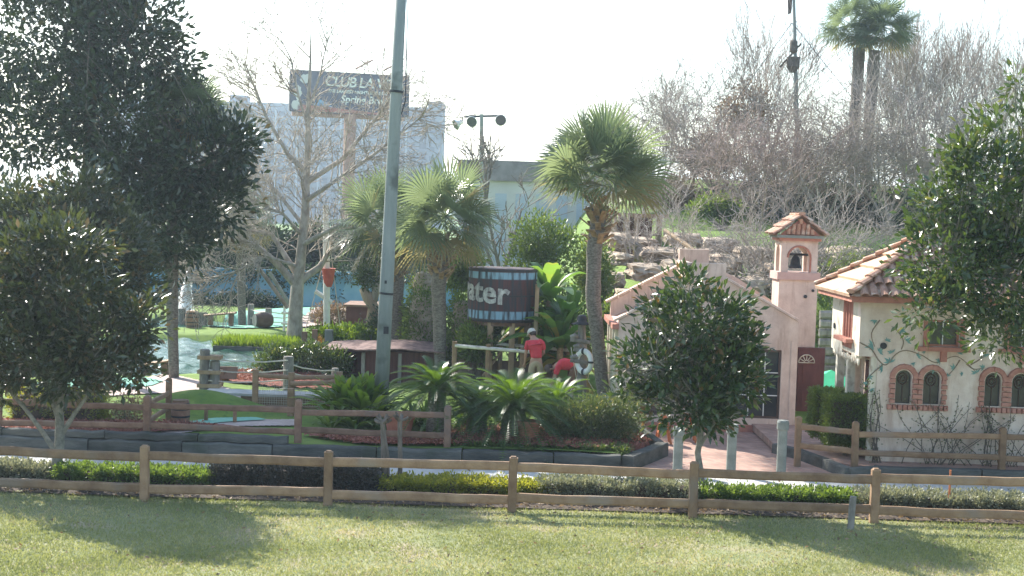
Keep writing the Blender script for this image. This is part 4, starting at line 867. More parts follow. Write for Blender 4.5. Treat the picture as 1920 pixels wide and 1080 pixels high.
for w in (uw, uw2):
    o = window(hs, w[0] + .004, w[1] - .004, w[2] + .004, w[3] - .004, Yh + .04, 2, 1, M['pinktrim'], .04, 'upper_window')
    MB().bb((w[0] - .2, Yh - .12, w[2] - .09), (w[1] + .2, Yh - .003, w[2] - .004)).build('sill', M['pinktrim'], o)
    for s_ in ((w[0] - .09, w[0] - .005), (w[1] + .005, w[1] + .09)): MB().bb((s_[0], Yh - .05, w[2]), (s_[1], Yh - .003, w[3] + .03)).build('shutter', M['pinktrim'], o)
    MB().bb(((w[0] + w[1]) / 2 - .06, Yh - .1, w[2] - .3), ((w[0] + w[1]) / 2 + .06, Yh - .003, w[2] - .09)).build('bracket', M['pinktrim'], o)
p = P(1656, 648, Yh); MB().tube([(p.x, Yh - .05, p.z), (p.x, Yh - .002, p.z)], .065, 14).build('round_vent', M['iron'], hs)
p = P(1568, 612, Yh + 2); MB().tube([(ux0 - .03, Yh + 2.2, p.z), (ux0 - .002, Yh + 2.2, p.z)], .06, 12).build('round_vent', M['iron'], hs)
# painted vine mural: thin raised paint strokes on the wall
M['paint_stem'] = mat('mural_stem_paint', (.20, .15, .10), (.30, .24, .17), 8, .9); M['paint_leaf'] = mat('mural_leaf_paint', (.12, .26, .24), (.22, .38, .34), 7, .9)
def wp(px_, py_, e=.006): q = P(px_, py_, Yh - e); return Vector((q.x, Yh - e, q.z))
ms = MB(); stems = [[(1612, 642), (1634, 655), (1648, 676), (1662, 684), (1680, 664), (1700, 657), (1730, 667), (1755, 680), (1790, 668), (1812, 680), (1832, 700)], [(1655, 684), (1636, 700), (1622, 716)], [(1690, 655), (1694, 640), (1684, 622), (1672, 612)], [(1800, 675), (1790, 690), (1778, 704)], [(1812, 682), (1826, 692), (1846, 690)], [(1650, 600), (1634, 625), (1640, 650)], [(1820, 684), (1845, 668), (1852, 650)]]
for s_ in stems:
    pts = [wp(*q) for q in s_]; f2 = []
    for i_ in range(len(pts) - 1):
        q0, q1, q2, q3 = pts[max(0, i_ - 1)], pts[i_], pts[i_ + 1], pts[min(len(pts) - 1, i_ + 2)]
        for u_ in (0, .25, .5, .75): f2.append(.5 * ((2 * q1) + (q2 - q0) * u_ + (2 * q0 - 5 * q1 + 4 * q2 - q3) * u_ ** 2 + (3 * q1 - q0 - 3 * q2 + q3) * u_ ** 3))
    f2.append(pts[-1]); ms.tube(f2, [max(.004, .014 * (1 - .6 * i / len(f2))) for i in range(len(f2))], 4)
ms.build('painted_vine', M['paint_stem'], hs)
ml = MB(); rg = random.Random(9)
for (px_, py_, sz) in ((1637, 648, 15), (1648, 660, 12), (1670, 680, 15), (1655, 690, 10), (1628, 706, 10), (1640, 600, 9), (1700, 640, 12), (1720, 668, 9), (1712, 680, 8), (1752, 690, 11), (1735, 660, 7), (1790, 692, 10), (1778, 706, 8), (1830, 700, 10), (1845, 690, 9), (1800, 664, 8), (1690, 618, 11), (1664, 640, 8), (1848, 664, 8), (1672, 662, 9), (1632, 730, 8), (1622, 716, 7), (1805, 702, 7), (1762, 676, 8)):
    a0 = rg.uniform(0, 6.28)
    for k in range(5):
        t = a0 + (k - 2) * .62; l_ = sz * rg.uniform(.7, 1.2); q0 = wp(px_, py_, .009); q1 = wp(px_ + l_ * math.cos(t), py_ + l_ * math.sin(t), .009); mid = q0.lerp(q1, .45); dd = (q1 - q0); sd = Vector((-dd.z, 0, dd.x)) * .16
        ml.add([q0, mid + sd, q1, mid - sd], [(0, 1, 2, 3)])
ml.build('painted_leaves', M['paint_leaf'], hs, fixn=False)
# roof
hze = ze + .02; ey0, ey1 = Yh - .38, Yb2 + .55; ex = ux0 - .32; Yr = (ey0 + ey1) / 2; rp = P(1742, 437, Yr); zr = rp.z; rx = rp.x; ex1_ = 14.3
eb = MB(); eb.bb((ex + .05, ey0 + .06, hze - .12), (ex1_, ey0 + .12, hze + .02)); eb.bb((ex + .05, ey0 + .12, hze - .12), (ex + .11, ey1 - .05, hze + .02)); eb.build('fascia', M['pinktrim'], hs)
MB().bb((ex + .11, ey0 + .12, hze - .05), (ex1_, ey1 - .05, hze - .02)).build('soffit', M['pinktrim'], hs)
rm = MB(); tiles(rm, (ex, ey0, hze), (ex1_, ey0, hze), (ex1_, Yr, zr), (rx, Yr, zr), .21, .36, r=.09, seed=4); tiles(rm, (ex1_, ey1, hze), (ex, ey1, hze), (rx, Yr, zr), (ex1_, Yr, zr), .21, .36, r=.09, seed=5)
rm.build('tile_roof', M['tile'], hs, fixn=False)
M['tile_pale'] = mat('sunlit_flat_tile', (.52, .33, .22), (.66, .46, .32), 4, .85, .3, c3=(.44, .24, .15), s3=4)  # paler roof tile, sunlight on the left slope put into the colour
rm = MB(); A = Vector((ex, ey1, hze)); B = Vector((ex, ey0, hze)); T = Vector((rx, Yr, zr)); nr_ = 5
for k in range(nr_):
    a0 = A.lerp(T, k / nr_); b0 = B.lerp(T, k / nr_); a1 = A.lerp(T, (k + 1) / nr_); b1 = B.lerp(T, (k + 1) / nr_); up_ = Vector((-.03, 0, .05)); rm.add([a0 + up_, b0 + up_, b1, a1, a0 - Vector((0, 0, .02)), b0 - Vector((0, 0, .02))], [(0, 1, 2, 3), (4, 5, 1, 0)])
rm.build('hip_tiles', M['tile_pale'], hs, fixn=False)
rm = MB()
for (a_, b_, n_) in ((B, T, 9), (A, T, 9), (T, Vector((ex1_, Yr, zr)), 14)):
    for k in range(n_): p0 = a_.lerp(b_, k / n_) + Vector((0, 0, .1)); p1 = a_.lerp(b_, (k + 1) / n_) + Vector((0, 0, .06)); rm.beam(p0, p1, .2, .1, 1, 0, 0, .3)
rm.build('ridge_tiles', M['tile'], hs)
# dry climbing plants in front of the house
for i, (px_, lab, hh) in enumerate(((1640, 'dry twining vine at the left corner of the cream house', 1.5), (1760, 'dry sparse climber on the house wall under the left arched windows', 1.5), (1880, 'dry sparse climber on the house wall under the right arched windows', 1.3))):
    rg_ = np.random.default_rng(60 + i); c = Vector((X(px_, Yh - .2, .2), Yh - .2, .2)); t = thing('climbing_plant', lab, 'plant', c, 'climbers on the cream house'); br = []; lp = []
    for k in range(5 if i == 0 else 17):
        a0 = np.array(c) + [rg_.normal() * (.05 if i == 0 else .35), 0, -.05]; lean = rg_.normal() * (.1 if i == 0 else .7); pts = [a0 + [lean * u + .06 * math.sin(7 * u + k), .1 * u, hh * u * (1 - .25 * abs(lean) * u)] for u in (0, .25, .5, .75, 1)]; br.append((np.array(pts), np.linspace(.02 if i == 0 else .01, .005, 5)))
        for q in range(26): u = rg_.random(); j = min(3, int(u * 4)); lp.append(pts[j] + (pts[j + 1] - pts[j]) * (u * 4 - j) + rg_.normal(size=3) * [.06, .03, .06])
    V, f = tubes(br, 4); mkmesh('stems', V, [f], M['bark'], t); lp = np.array(lp); n = len(lp); d = unit(rg_.normal(size=(n, 3))); V, a, b = leaves(lp, d, unit(rg_.normal(size=(n, 3))), np.full(n, .055), np.full(n, .03)); mkmesh('foliage', V, [a, b], M['leaf_ole'], t, rnd=rg_.random(2 * n))
# green canopy and stacked logs between tower and house
gx0, gx1 = X(1535, 37.5), X(1600, 37.5); zc0 = P(1568, 727, 37.5).z; cz = P(1568, 706, 37.5).z; t = thing('green_canopy', 'bright green canvas canopy beyond the boxwood hedges', 'canopy', ((gx0 + gx1) / 2, 37.5, .3))
cc = Vector(((gx0 + gx1) / 2, 38.2, cz + .1)); cs = [Vector((gx0 - .4, 37.5, zc0)), Vector((gx1 + .4, 37.5, zc0)), Vector((gx1 + .4, 39.2, zc0)), Vector((gx0 - .4, 39.2, zc0))]
mb = MB(); mb.add([cc] + cs, [(0, 1, 2), (0, 2, 3), (0, 3, 4), (0, 4, 1)]); mb.add(cs + [c + Vector((0, 0, -.12)) for c in cs], [(0, 1, 5, 4), (1, 2, 6, 5), (2, 3, 7, 6), (3, 0, 4, 7)]); mb.build('canvas', M['green_cloth'], t)
for c in cs: MB().tube([(c.x * .98 + cc.x * .02, c.y, .2), (c.x * .98 + cc.x * .02, c.y, c.z)], .025, 6).build('leg', M['iron'], t)
t = thing('log_wall', 'weathered horizontal log wall between the bell tower and the cream house', 'wall', (X(1560, 41), 41, .3))
for k in range(8): z_ = .45 + k * .27; MB().beam((X(1532, 41), 41 + .03 * (k % 2), z_), (X(1640, 41), 41, z_ + .03), .22, .24, 4, .012, k, .25).build('log', M['wood_grey'], t)
# A-frame boards
for i, (px_, lab) in enumerate(((1243, 'orange wooden A-frame stand to the left of the leftmost bollard'), (1290, 'second orange A-frame stand half hidden behind the leftmost bollard'))):
    Ya = 31.2 + .3 * i; c = Vector((X(px_, Ya, 0), Ya, .012)); t = thing('a_frame_stand', lab, 'sign stand', c, 'orange A-frame stands'); h = .62
    for s_ in (-1, 1):
        for q in (-1, 1): MB().beam(c + Vector((s_ * .16, q * .17, 0)), c + Vector((s_ * .03, q * .12, h)), .05, .03, 1, 0, 0, .1).build('leg', M['orange'], t)
        MB().slab([c + Vector((s_ * .11, -.13, .22)), c + Vector((s_ * .11, .13, .22)), c + Vector((s_ * .045, .11, h - .03)), c + Vector((s_ * .045, -.11, h - .03))], (.015 * s_, 0, 0)).build('board', M['orange'], t)
# ================================================================ PLANTING BED
def gpt(px, Y, z=None):
    x = X(px, Y, .3 if z is None else z); return Vector((x, Y, hz(x, Y) if z is None else z))
sago('sago_palm', 'sago palm on a stout dark trunk just right of the utility pole', gpt(817, 29.3), .98, .20, 1.25, 70, 71, 'sago palms')
sago('sago_palm', 'largest sago palm with fronds spreading widely below the two people in red', gpt(962, 29.2), .62, .26, 1.5, 90, 72, 'sago palms')
sago('sago_palm', 'low sago palm squeezed between the two bigger sago palms', gpt(893, 29.5), .55, .22, 1.0, 60, 73, 'sago palms')
sago('sago_palm', 'sago palm rising behind the right side of the largest one', gpt(1040, 30.6), .5, .2, 1.25, 60, 74, 'sago palms')
def shrub(name, label, cat, base, ells, n, L_, m, seed, group=None, per=9, cr=.12, asp=.4, nst=9, up=.5, lo=.3):
    t = thing(name, label, cat, base, group); r2 = np.random.default_rng(seed); br = []
    for e in ells:
        for k in range(nst):
            b = np.array(e[:3]) + unit(r2.normal(size=3)) * np.array(e[3:]) * .6; a = np.array(base) + [r2.normal() * .08, r2.normal() * .08, -.05]; br.append((np.array([a, (a + b) / 2 + r2.normal(size=3) * .05, b]), np.array([.02, .014, .006])))
    V, f = tubes(br, 4); mkmesh('stems', V, [f], M['bark'], t); foliage('foliage', m, ells, n, L_, t, seed=seed, per=per, cr=cr, asp=asp, up=up, lo=lo); return t
Yo = 29.4
shrub('oleander_shrub', 'broad rounded grey-green shrub at the corner of the timber kerb', 'shrub', gpt(1120, Yo), [ell(1110, 800, 75, 52, Yo, .7), ell(1165, 795, 45, 50, Yo, .6), ell(1060, 800, 50, 40, Yo, .5), ell(1120, 770, 60, 26, Yo, .6)], 15000, .085, M['leaf_ole'], 81, cr=.1, asp=.25)
shrub('leafy_shrub', 'pale-tipped leafy shrub behind the broad rounded one, beside the pink building', 'shrub', gpt(1185, 30.8), [ell(1185, 770, 28, 36, 30.8, .4), ell(1150, 765, 34, 28, 30.8, .4)], 3500, .09, M['leaf_ole'], 82, cr=.1, asp=.25)
# split leafed philodendron and ginger masses
def strapthing(name, label, cat, c, n, L_, wd, m, seed, group=None, spread=.3, clumps=1, line=None, **k):
    t = thing(name, label, cat, c, group); r2 = np.random.default_rng(seed); Vs = []; Qs = []; rs = []; b = 0
    for i in range(clumps):
        cc = np.array(c) + [r2.normal() * spread, r2.normal() * spread * .5, 0] if line is None else np.array([r2.uniform(*line[:2]), r2.uniform(*line[2:]), .3]); V, Q, r = strap_plant(n, cc, L_ * r2.uniform(.8, 1.15), wd, seed + i, r2, **k); Vs.append(V); Qs.append(Q + b); rs += r; b += len(V)
    mkmesh('leaves', np.concatenate(Vs), [np.concatenate(Qs)], m, t, rnd=rs); return t
strapthing('philodendron', 'tall bright leafy philodendron clump left of the utility pole', 'plant', gpt(668, 30.7), 16, 1.75, .17, M['leaf_bright'], 91, spread=.34, clumps=13, tilt=(.75, 1.5), droop=.75)
strapthing('ginger_plant', 'dark glossy strap-leaved plant at the foot of the utility pole on its left', 'plant', gpt(668, 29.9), 18, 1.05, .10, M['leaf_green'], 92, spread=.22, clumps=5, tilt=(.4, 1.3))
strapthing('ginger_plant', 'bright strap-leaved plant between the utility pole and the sago trunk', 'plant', gpt(772, 30.6), 18, 1.15, .08, M['leaf_green'], 93, spread=.3, clumps=5, tilt=(.5, 1.4))
strapthing('philodendron', 'bright leafy clump in the gap between sago trunks', 'plant', gpt(862, 30.5), 14, .8, .09, M['leaf_bright'], 94, spread=.25, clumps=5, tilt=(.4, 1.3))
strapthing('philodendron', 'bright leafy clump behind the kerb shrub near the life ring', 'plant', gpt(1095, 30.9), 14, 1.0, .11, M['leaf_bright'], 95, spread=.35, clumps=6, tilt=(.5, 1.4))
strapthing('border_grass', 'low strap-leaved border grass along the inside of the timber kerb', 'border plant', gpt(1010, 28.35), 16, .26, .02, M['leaf_box'], 96, clumps=210, line=(X(850, 28.4), X(1180, 28.4), 28.08, 28.7), tilt=(.4, 1.4))
def pot(px, Y, r, h, lab, nm='terracotta_pot'):
    c = gpt(px, Y); t = thing(nm, lab, 'pot', c, 'terracotta pots'); MB().lathe([(r * .72, 0), (r * .95, h * .85), (r * .95, h * .86)], c, 18).build('body', M['terra'], t, smooth=False); MB().lathe([(r * .97, h * .85), (r * 1.05, h * .86), (r * 1.05, h), (r * .9, h), (r * .88, h * .93)], c, 18).build('rim', M['terra'], t)
pot(748, 29.0, .31, .52, 'large terracotta pot half hidden behind the fence beside the utility pole'); pot(990, 28.9, .24, .42, 'terracotta pot in the shade under the largest sago palm')
shrub('dry_shrub', 'brownish dry twiggy shrub behind the fence left of the barrel', 'shrub', gpt(243, 30.3), [ell(243, 775, 40, 32, 30.3, .35)], 1800, .06, M['leaf_dry'], 83, cr=.09)
t = thing('hedge', 'yellow-topped clipped hedge behind the left fence and mulch', 'hedge', gpt(110, 30.2)); foliage('foliage', M['leaf_gy'], [(X(110, 30.2), 30.2, .62, 1.0, .4, .33)], 6000, .06, t, boxes=True, per=9, cr=.06, seed=84); MB().box((X(110, 30.2), 30.2, .55), (1.8, .6, .5)).build('shade_core', M['soil'], t)  # dark box fills in the shade between the leaves
def barrel(px, Y, r, h, lab, m=M['wood_red'], z=None, cat='barrel', tip=None, name='barrel'):
    c = gpt(px, Y); t = thing(name, lab, cat, c); pr = [(r * (.86 + .14 * math.sin(math.pi * k / 8)), h * k / 8) for k in range(9)]
    MB().lathe(pr, c, 20).build('staves', m, t); 
    for z_ in (.12, .34, .66, .88): rr = r * (.86 + .14 * math.sin(math.pi * z_)) * 1.015; MB().lathe([(rr, h * z_ - .02), (rr, h * z_ + .02)], c, 20).build('hoop', M['iron'], t)
    MB().lathe([(r * .86, h), (r * .87, h + .015), (r * .80, h + .016)], c, 20).build('lid', M['wood'], t); return t
barrel(338, 29.7, .20, .50, 'rusty brown barrel behind the corner of the short fence section')
# ================================================================ PALMS
def ppt(l, Y, gz=True):
    L_ = [P(a, b, Y) for a, b in l]
    if gz: L_[0].z = hz(L_[0].x, L_[0].y)
    return L_
palm('cabbage_palm', 'large cabbage palm with a full round head beside the life ring post', ppt([(1134, 752), (1122, 650), (1112, 560), (1114, 470), (1124, 392)], 34.6), .18, P(1124, 322, 34.6), 1.8, 48, 101, 'cabbage palms', 3, lowest=-.45)
palm('cabbage_palm', 'cabbage palm with drooping fronds left of the painted water tank', ppt([(826, 700), (824, 600), (822, 540), (828, 470)], 38.5), .19, P(836, 405, 38.5), 1.65, 42, 102, 'cabbage palms', 4, lowest=-.95)
palm('cabbage_palm', 'shaded cabbage palm directly behind the utility pole', ppt([(740, 690), (741, 600), (743, 520), (738, 480)], 42.0), .22, P(722, 420, 42.0), 1.7, 38, 103, 'cabbage palms', 3, lowest=-1.0)
palm('cabbage_palm', 'smooth-trunked palm standing by the pond with its head lost in the magnolia', ppt([(326, 740), (323, 600), (322, 490), (330, 340), (348, 240)], 37.9), .165, P(350, 205, 37.9), 1.3, 40, 104, 'cabbage palms', 3)
palm('cabbage_palm', 'slim palm trunk on the far bank behind the bare tree branches', ppt([(455, 628), (453, 560), (452, 490), (450, 440)], 55.0), .17, P(450, 405, 55), 1.5, 30, 105, 'cabbage palms', 10, lowest=-1.1)
palm('tall_palm', 'left one of the twin tall palms on the hilltop at upper right', ppt([(1603, 330), (1602, 230), (1608, 150), (1611, 90)], 68), .27, P(1598, 48, 68), 1.75, 36, 106, 'twin hilltop palms', 4, False, lowest=-.9)
palm('tall_palm', 'right one of the twin tall palms on the hilltop at upper right', ppt([(1627, 330), (1629, 230), (1636, 150), (1640, 95)], 67), .27, P(1656, 50, 67), 1.8, 38, 107, 'twin hilltop palms', 4, False, lowest=-.9)
# banana plants
for i, (px_, Y_, h_, lab) in enumerate(((1022, 39.2, 3.6, 'tallest banana plant with upright leaves behind the painted water tank'), (1060, 38.6, 2.6, 'banana plant with torn drooping leaves next to the large cabbage palm trunk'), (990, 40.2, 3.2, 'banana plant half hidden behind the water tank top'), (1045, 37.8, 1.7, 'low banana plant above the bending person'))):
    b = gpt(px_, Y_); t = thing('banana_plant', lab, 'banana plant', b, 'banana plants'); MB().tube([b + Vector((0, 0, -.1)), b + Vector((.05, 0, h_ * .35)), b + Vector((.02, 0, h_ * .75))], [.13, .11, .07], 9).build('stem', M['boot'], t, smooth=True)
    V, Q, r = strap_plant(15, (b.x + .02, b.y, b.z + h_ * .62), 2.1, .5, 110 + i, droop=.9, tilt=(.6, 1.5), seg=9, tear=.25); V2, Q2, r2 = strap_plant(9, (b.x + .02, b.y, b.z + h_ * .45), 1.6, .42, 130 + i, droop=1.6, tilt=(0, .8), seg=8, tear=.4)
    mkmesh('leaves', np.concatenate([V, V2]), [np.concatenate([Q, Q2 + len(V)])], M['leaf_ban'], t, rnd=r + [min(1, x + .35) for x in r2])
for i, (px_, py_, rx, ry, Y_, lab, m_) in enumerate(((905, 600, 50, 40, 42.5, 'dark green shrub below and behind the water tank', 'leaf_far'), (970, 590, 45, 60, 42, 'dark leafy shrub behind the right side of the water tank', 'leaf_box'), (1060, 600, 45, 70, 41.5, 'dark leafy shrub behind the banana plants and the carved post', 'leaf_box'), (1035, 650, 40, 30, 39.5, 'low dark shrub behind the bending person', 'leaf_box'), (850, 660, 40, 30, 43, 'dark shrub behind the left end of the deck railing', 'leaf_box'), (1115, 500, 30, 60, 43.5, 'dark shrub between the banana plants and the rock face', 'leaf_box'), (893, 640, 26, 26, 38.6, 'small green shrub beside the left legs of the water tank', 'leaf_ivy'), (870, 500, 40, 40, 45, 'mid green shrub above the ivy column left of the tank', 'leaf_ivy'), (745, 610, 60, 40, 46.5, 'dark shrub in the shade behind the utility pole', 'leaf_far'))):
    shrub('garden_shrub', lab, 'shrub', gpt(px_, Y_), [ell(px_, py_, rx, ry, Y_, .8), ell(px_ - rx * .4, py_ + ry * .5, rx * .7, ry * .6, Y_, .7), ell(px_ + rx * .4, py_ + ry * .6, rx * .7, ry * .6, Y_, .7)], 4500, .14, M[m_], 270 + i, 'shrubs around the water tank', cr=.18)
shrub('tall_shrub', 'tall light green shrub behind the banana plants', 'shrub', gpt(1020, 43), [ell(1005, 440, 45, 45, 43, .8), ell(1050, 470, 45, 55, 43, .8), ell(990, 510, 40, 60, 43, .8)], 6000, .13, M['leaf_ivy'], 86, cr=.18)
# ================================================================ WATER TANK
Yk = 38.0; kc = (X(941, Yk, 2.5), Yk + 1.0); kr = 66 * Yk / F; kz0 = P(941, 606, Yk).z; kz1 = P(941, 505, Yk).z
tk = thing('water_tank', 'dark wooden water tank on posts with pale blue painted bands and white lettering', 'water tank', (kc[0], kc[1], .3))
tm = bpy.data.materials.new('painted_tank_staves'); tm.use_nodes = True; nt = tm.node_tree; B = nt.nodes['Principled BSDF']; B.inputs['Roughness'].default_value = .8
at = _n(nt, 'ShaderNodeTexCoord'); sp = _n(nt, 'ShaderNodeSeparateXYZ'); nt.links.new(at.outputs['Object'], sp.inputs[0])
mp = _n(nt, 'ShaderNodeMapping'); mp.inputs['Scale'].default_value = (9, 9, .9); nt.links.new(at.outputs['Object'], mp.inputs[0]); nz = _n(nt, 'ShaderNodeTexNoise'); nz.inputs['Scale'].default_value = 1.3; nz.inputs['Detail'].default_value = 4; nt.links.new(mp.outputs[0], nz.inputs[0])
hT = kz1 - kz0; zz = _n(nt, 'ShaderNodeMapRange'); nt.links.new(sp.outputs[2], zz.inputs[0]); zz.inputs[1].default_value = kz0 - .3; zz.inputs[2].default_value = kz1 - .3
bandr = _n(nt, 'ShaderNodeValToRGB'); e = bandr.color_ramp; e.interpolation = 'LINEAR'
for pos_, v in ((.0, 0), (.05, 0), (.07, 1), (.20, 1), (.22, 0), (.80, 0), (.82, 1), (.93, 1), (.945, 0)):
    if pos_ == 0: e.elements[0].color = (0, 0, 0, 1)
    else: x = e.elements.new(pos_); x.color = (v, v, v, 1)
e.elements[-1].color = (0, 0, 0, 1); nt.links.new(zz.outputs[0], bandr.inputs[0])
th = _n(nt, 'ShaderNodeMapRange'); nt.links.new(nz.outputs[0], th.inputs[0]); th.inputs[1].default_value = .38; th.inputs[2].default_value = .56
ml_ = _n(nt, 'ShaderNodeMath', operation='MULTIPLY'); nt.links.new(bandr.outputs[0], ml_.inputs[0]); nt.links.new(th.outputs[0], ml_.inputs[1])
cr = _n(nt, 'ShaderNodeValToRGB'); cr.color_ramp.elements[0].color = (.035, .04, .05, 1); cr.color_ramp.elements[1].color = (.10, .04, .04, 1); cr.color_ramp.elements[0].position = .4; cr.color_ramp.elements[1].position = .62; nt.links.new(nz.outputs[0], cr.inputs[0])
mx = _n(nt, 'ShaderNodeMix', data_type='RGBA'); nt.links.new(ml_.outputs[0], mx.inputs[0]); nt.links.new(cr.outputs[0], mx.inputs[6]); mx.inputs[7].default_value = (.24, .40, .52, 1); nt.links.new(mx.outputs[2], B.inputs['Base Color'])
mb = MB(); nS = 44; vs = []
for z_ in (kz0, kz1):
    for k in range(nS):
        for s_, rr in ((.06, kr), (.94, kr)): t_ = 2 * math.pi * (k + s_) / nS; vs.append((kc[0] + rr * math.cos(t_), kc[1] + rr * math.sin(t_), z_))
N2 = nS * 2; mb.add(vs, [(i, (i + 1) % N2, N2 + (i + 1) % N2, N2 + i) for i in range(N2)] + [tuple(range(N2)), tuple(range(2 * N2 - 1, N2 - 1, -1))]); mb.build('tank', tm, tk)
for z_ in (.03, .5, .97): MB().lathe([(kr + .004, kz0 + hT * z_ - .02), (kr + .018, kz0 + hT * z_ - .018), (kr + .018, kz0 + hT * z_ + .018), (kr + .004, kz0 + hT * z_ + .02)], (kc[0], kc[1], 0), 44).build('hoop', M['iron'], tk)
for k in range(8):
    t_ = 2 * math.pi * (k + .5) / 8; MB().beam((kc[0] + kr * .82 * math.cos(t_), kc[1] + kr * .82 * math.sin(t_), .2), (kc[0] + kr * .82 * math.cos(t_), kc[1] + kr * .82 * math.sin(t_), kz0), .16, .16, 1, 0, 0, .1).build('leg', M['wood_tan'] if k in (5, 6) else M['wood_red'], tk)
MB().lathe([(kr * .9, kz0 - .1), (kr * .9, kz0 - .004)], (kc[0], kc[1], 0), 24).build('platform', M['wood_red'], tk)
b_ = Vector((X(1000, Yk - .1), Yk + .3, .2)); MB().beam(b_, b_ + Vector((.03, 0, 2.9)), .11, .09, 1, 0, 0, .1).build('prop_post', M['wood_tan'], tk)
def text(s, size, bold=.012, ext=.004, shear=0.0, space=1.0):
    c = bpy.data.curves.new('t', 'FONT'); c.body = s; c.size = size; c.offset = bold; c.extrude = ext; c.shear = shear; c.space_character = space; c.resolution_u = 3
    o = bpy.data.objects.new('t', c); col.objects.link(o); dg = bpy.context.evaluated_depsgraph_get(); me = bpy.data.meshes.new_from_object(o.evaluated_get(dg)); bpy.data.objects.remove(o); return me
def text_obj(me, name, fn, m, parent):
    bm = bmesh.new(); bm.from_mesh(me); bmesh.ops.subdivide_edges(bm, edges=[e for e in bm.edges if e.calc_length() > .15], cuts=2); bmesh.ops.triangulate(bm, faces=bm.faces); O = WL[parent.name]
    for v in bm.verts: v.co = fn(v.co) - O
    me2 = bpy.data.meshes.new(name); bm.to_mesh(me2); bm.free(); me2.materials.append(m); o = bpy.data.objects.new(name, me2); return finish(o, parent, O)
ww_ = max(v.co.x for v in text('w', .8, .03, .01).vertices); me = text('water', .86, .022, .01, space=1.0); xe_ = max(v.co.x for v in me.vertices)
def wrap(c):
    s = c.x - ww_; a_ = R(-163) + s / (xe_ - ww_) * R(86); rr = kr + .012 + c.z; return Vector((kc[0] + rr * math.cos(a_), kc[1] + rr * math.sin(a_), kz0 + hT * .42 + c.y - .08 * s))
M['letter'] = mat('pale_lettering', (.22, .2, .2), (.62, .62, .6), 9, .9, stretch=(1, 1, .5), contrast=.3)
text_obj(me, 'lettering', wrap, M['letter'], tk)
# ================================================================ DECK RAILING, PEOPLE, SIGN POST
Yr_ = 36.9; t = thing('deck_railing', 'brown deck railing with sunlit top rails in front of the two people', 'railing', gpt(930, Yr_))
zt1 = P(855, 647, Yr_).z; zt2 = P(1005, 658, Yr_).z
MB().beam(P(853, 648, Yr_), P(1008, 661, Yr_), .2, .09, 4, .004, 1).build('top_rail', M['cream_wood'], t); MB().beam(P(925, 644, Yr_ + 1.6), P(1067, 657, Yr_ + 1.6), .22, .08, 4, .004, 2).build('top_rail', M['cream_wood'], t)  # pale cream puts the bright sunlight into the top rails' colour
for px_, dy, top_ in ((850, 0, 640), (913, 0, 645), (977, 0, 652), (936, 1.6, 643), (1064, 1.6, 657)):
    b = gpt(px_, Yr_ + dy); tp = P(px_, top_, Yr_ + dy); MB().beam(b - Vector((0, 0, .1)), Vector((b.x, b.y, tp.z)), .13, .13, 2, .004, px_).build('post', M['wood'], t)
MB().bb((X(858, Yr_ + 1.7), Yr_ + 1.7, .25), (X(1062, Yr_ + 1.7), Yr_ + 1.76, .95)).build('side_boards', M['wood_red'], t)
for a_, b_ in (((905, 705), (940, 660)), ((1060, 700), (1045, 660))): MB().beam(P(*a_, Yr_ + 1.4), P(*b_, Yr_ + 1.4), .06, .06).build('brace', M['wood_tan'], t)
def skin(name, verts, edges, radii, m, parent, lv=2, root=0):
    O = WL[parent.name]; me = bpy.data.meshes.new(name); me.from_pydata([tuple(Vector(v) - O) for v in verts], edges, []); me.materials.append(m); o = bpy.data.objects.new(name, me); finish(o, parent, O)
    md = o.modifiers.new('skin', 'SKIN'); md.use_smooth_shade = True; lay = me.skin_vertices[0].data
    for i, r in enumerate(radii): lay[i].radius = (r, r) if not isinstance(r, tuple) else r; lay[i].use_root = (i == root)
    s_ = o.modifiers.new('sub', 'SUBSURF'); s_.levels = s_.render_levels = lv; return o
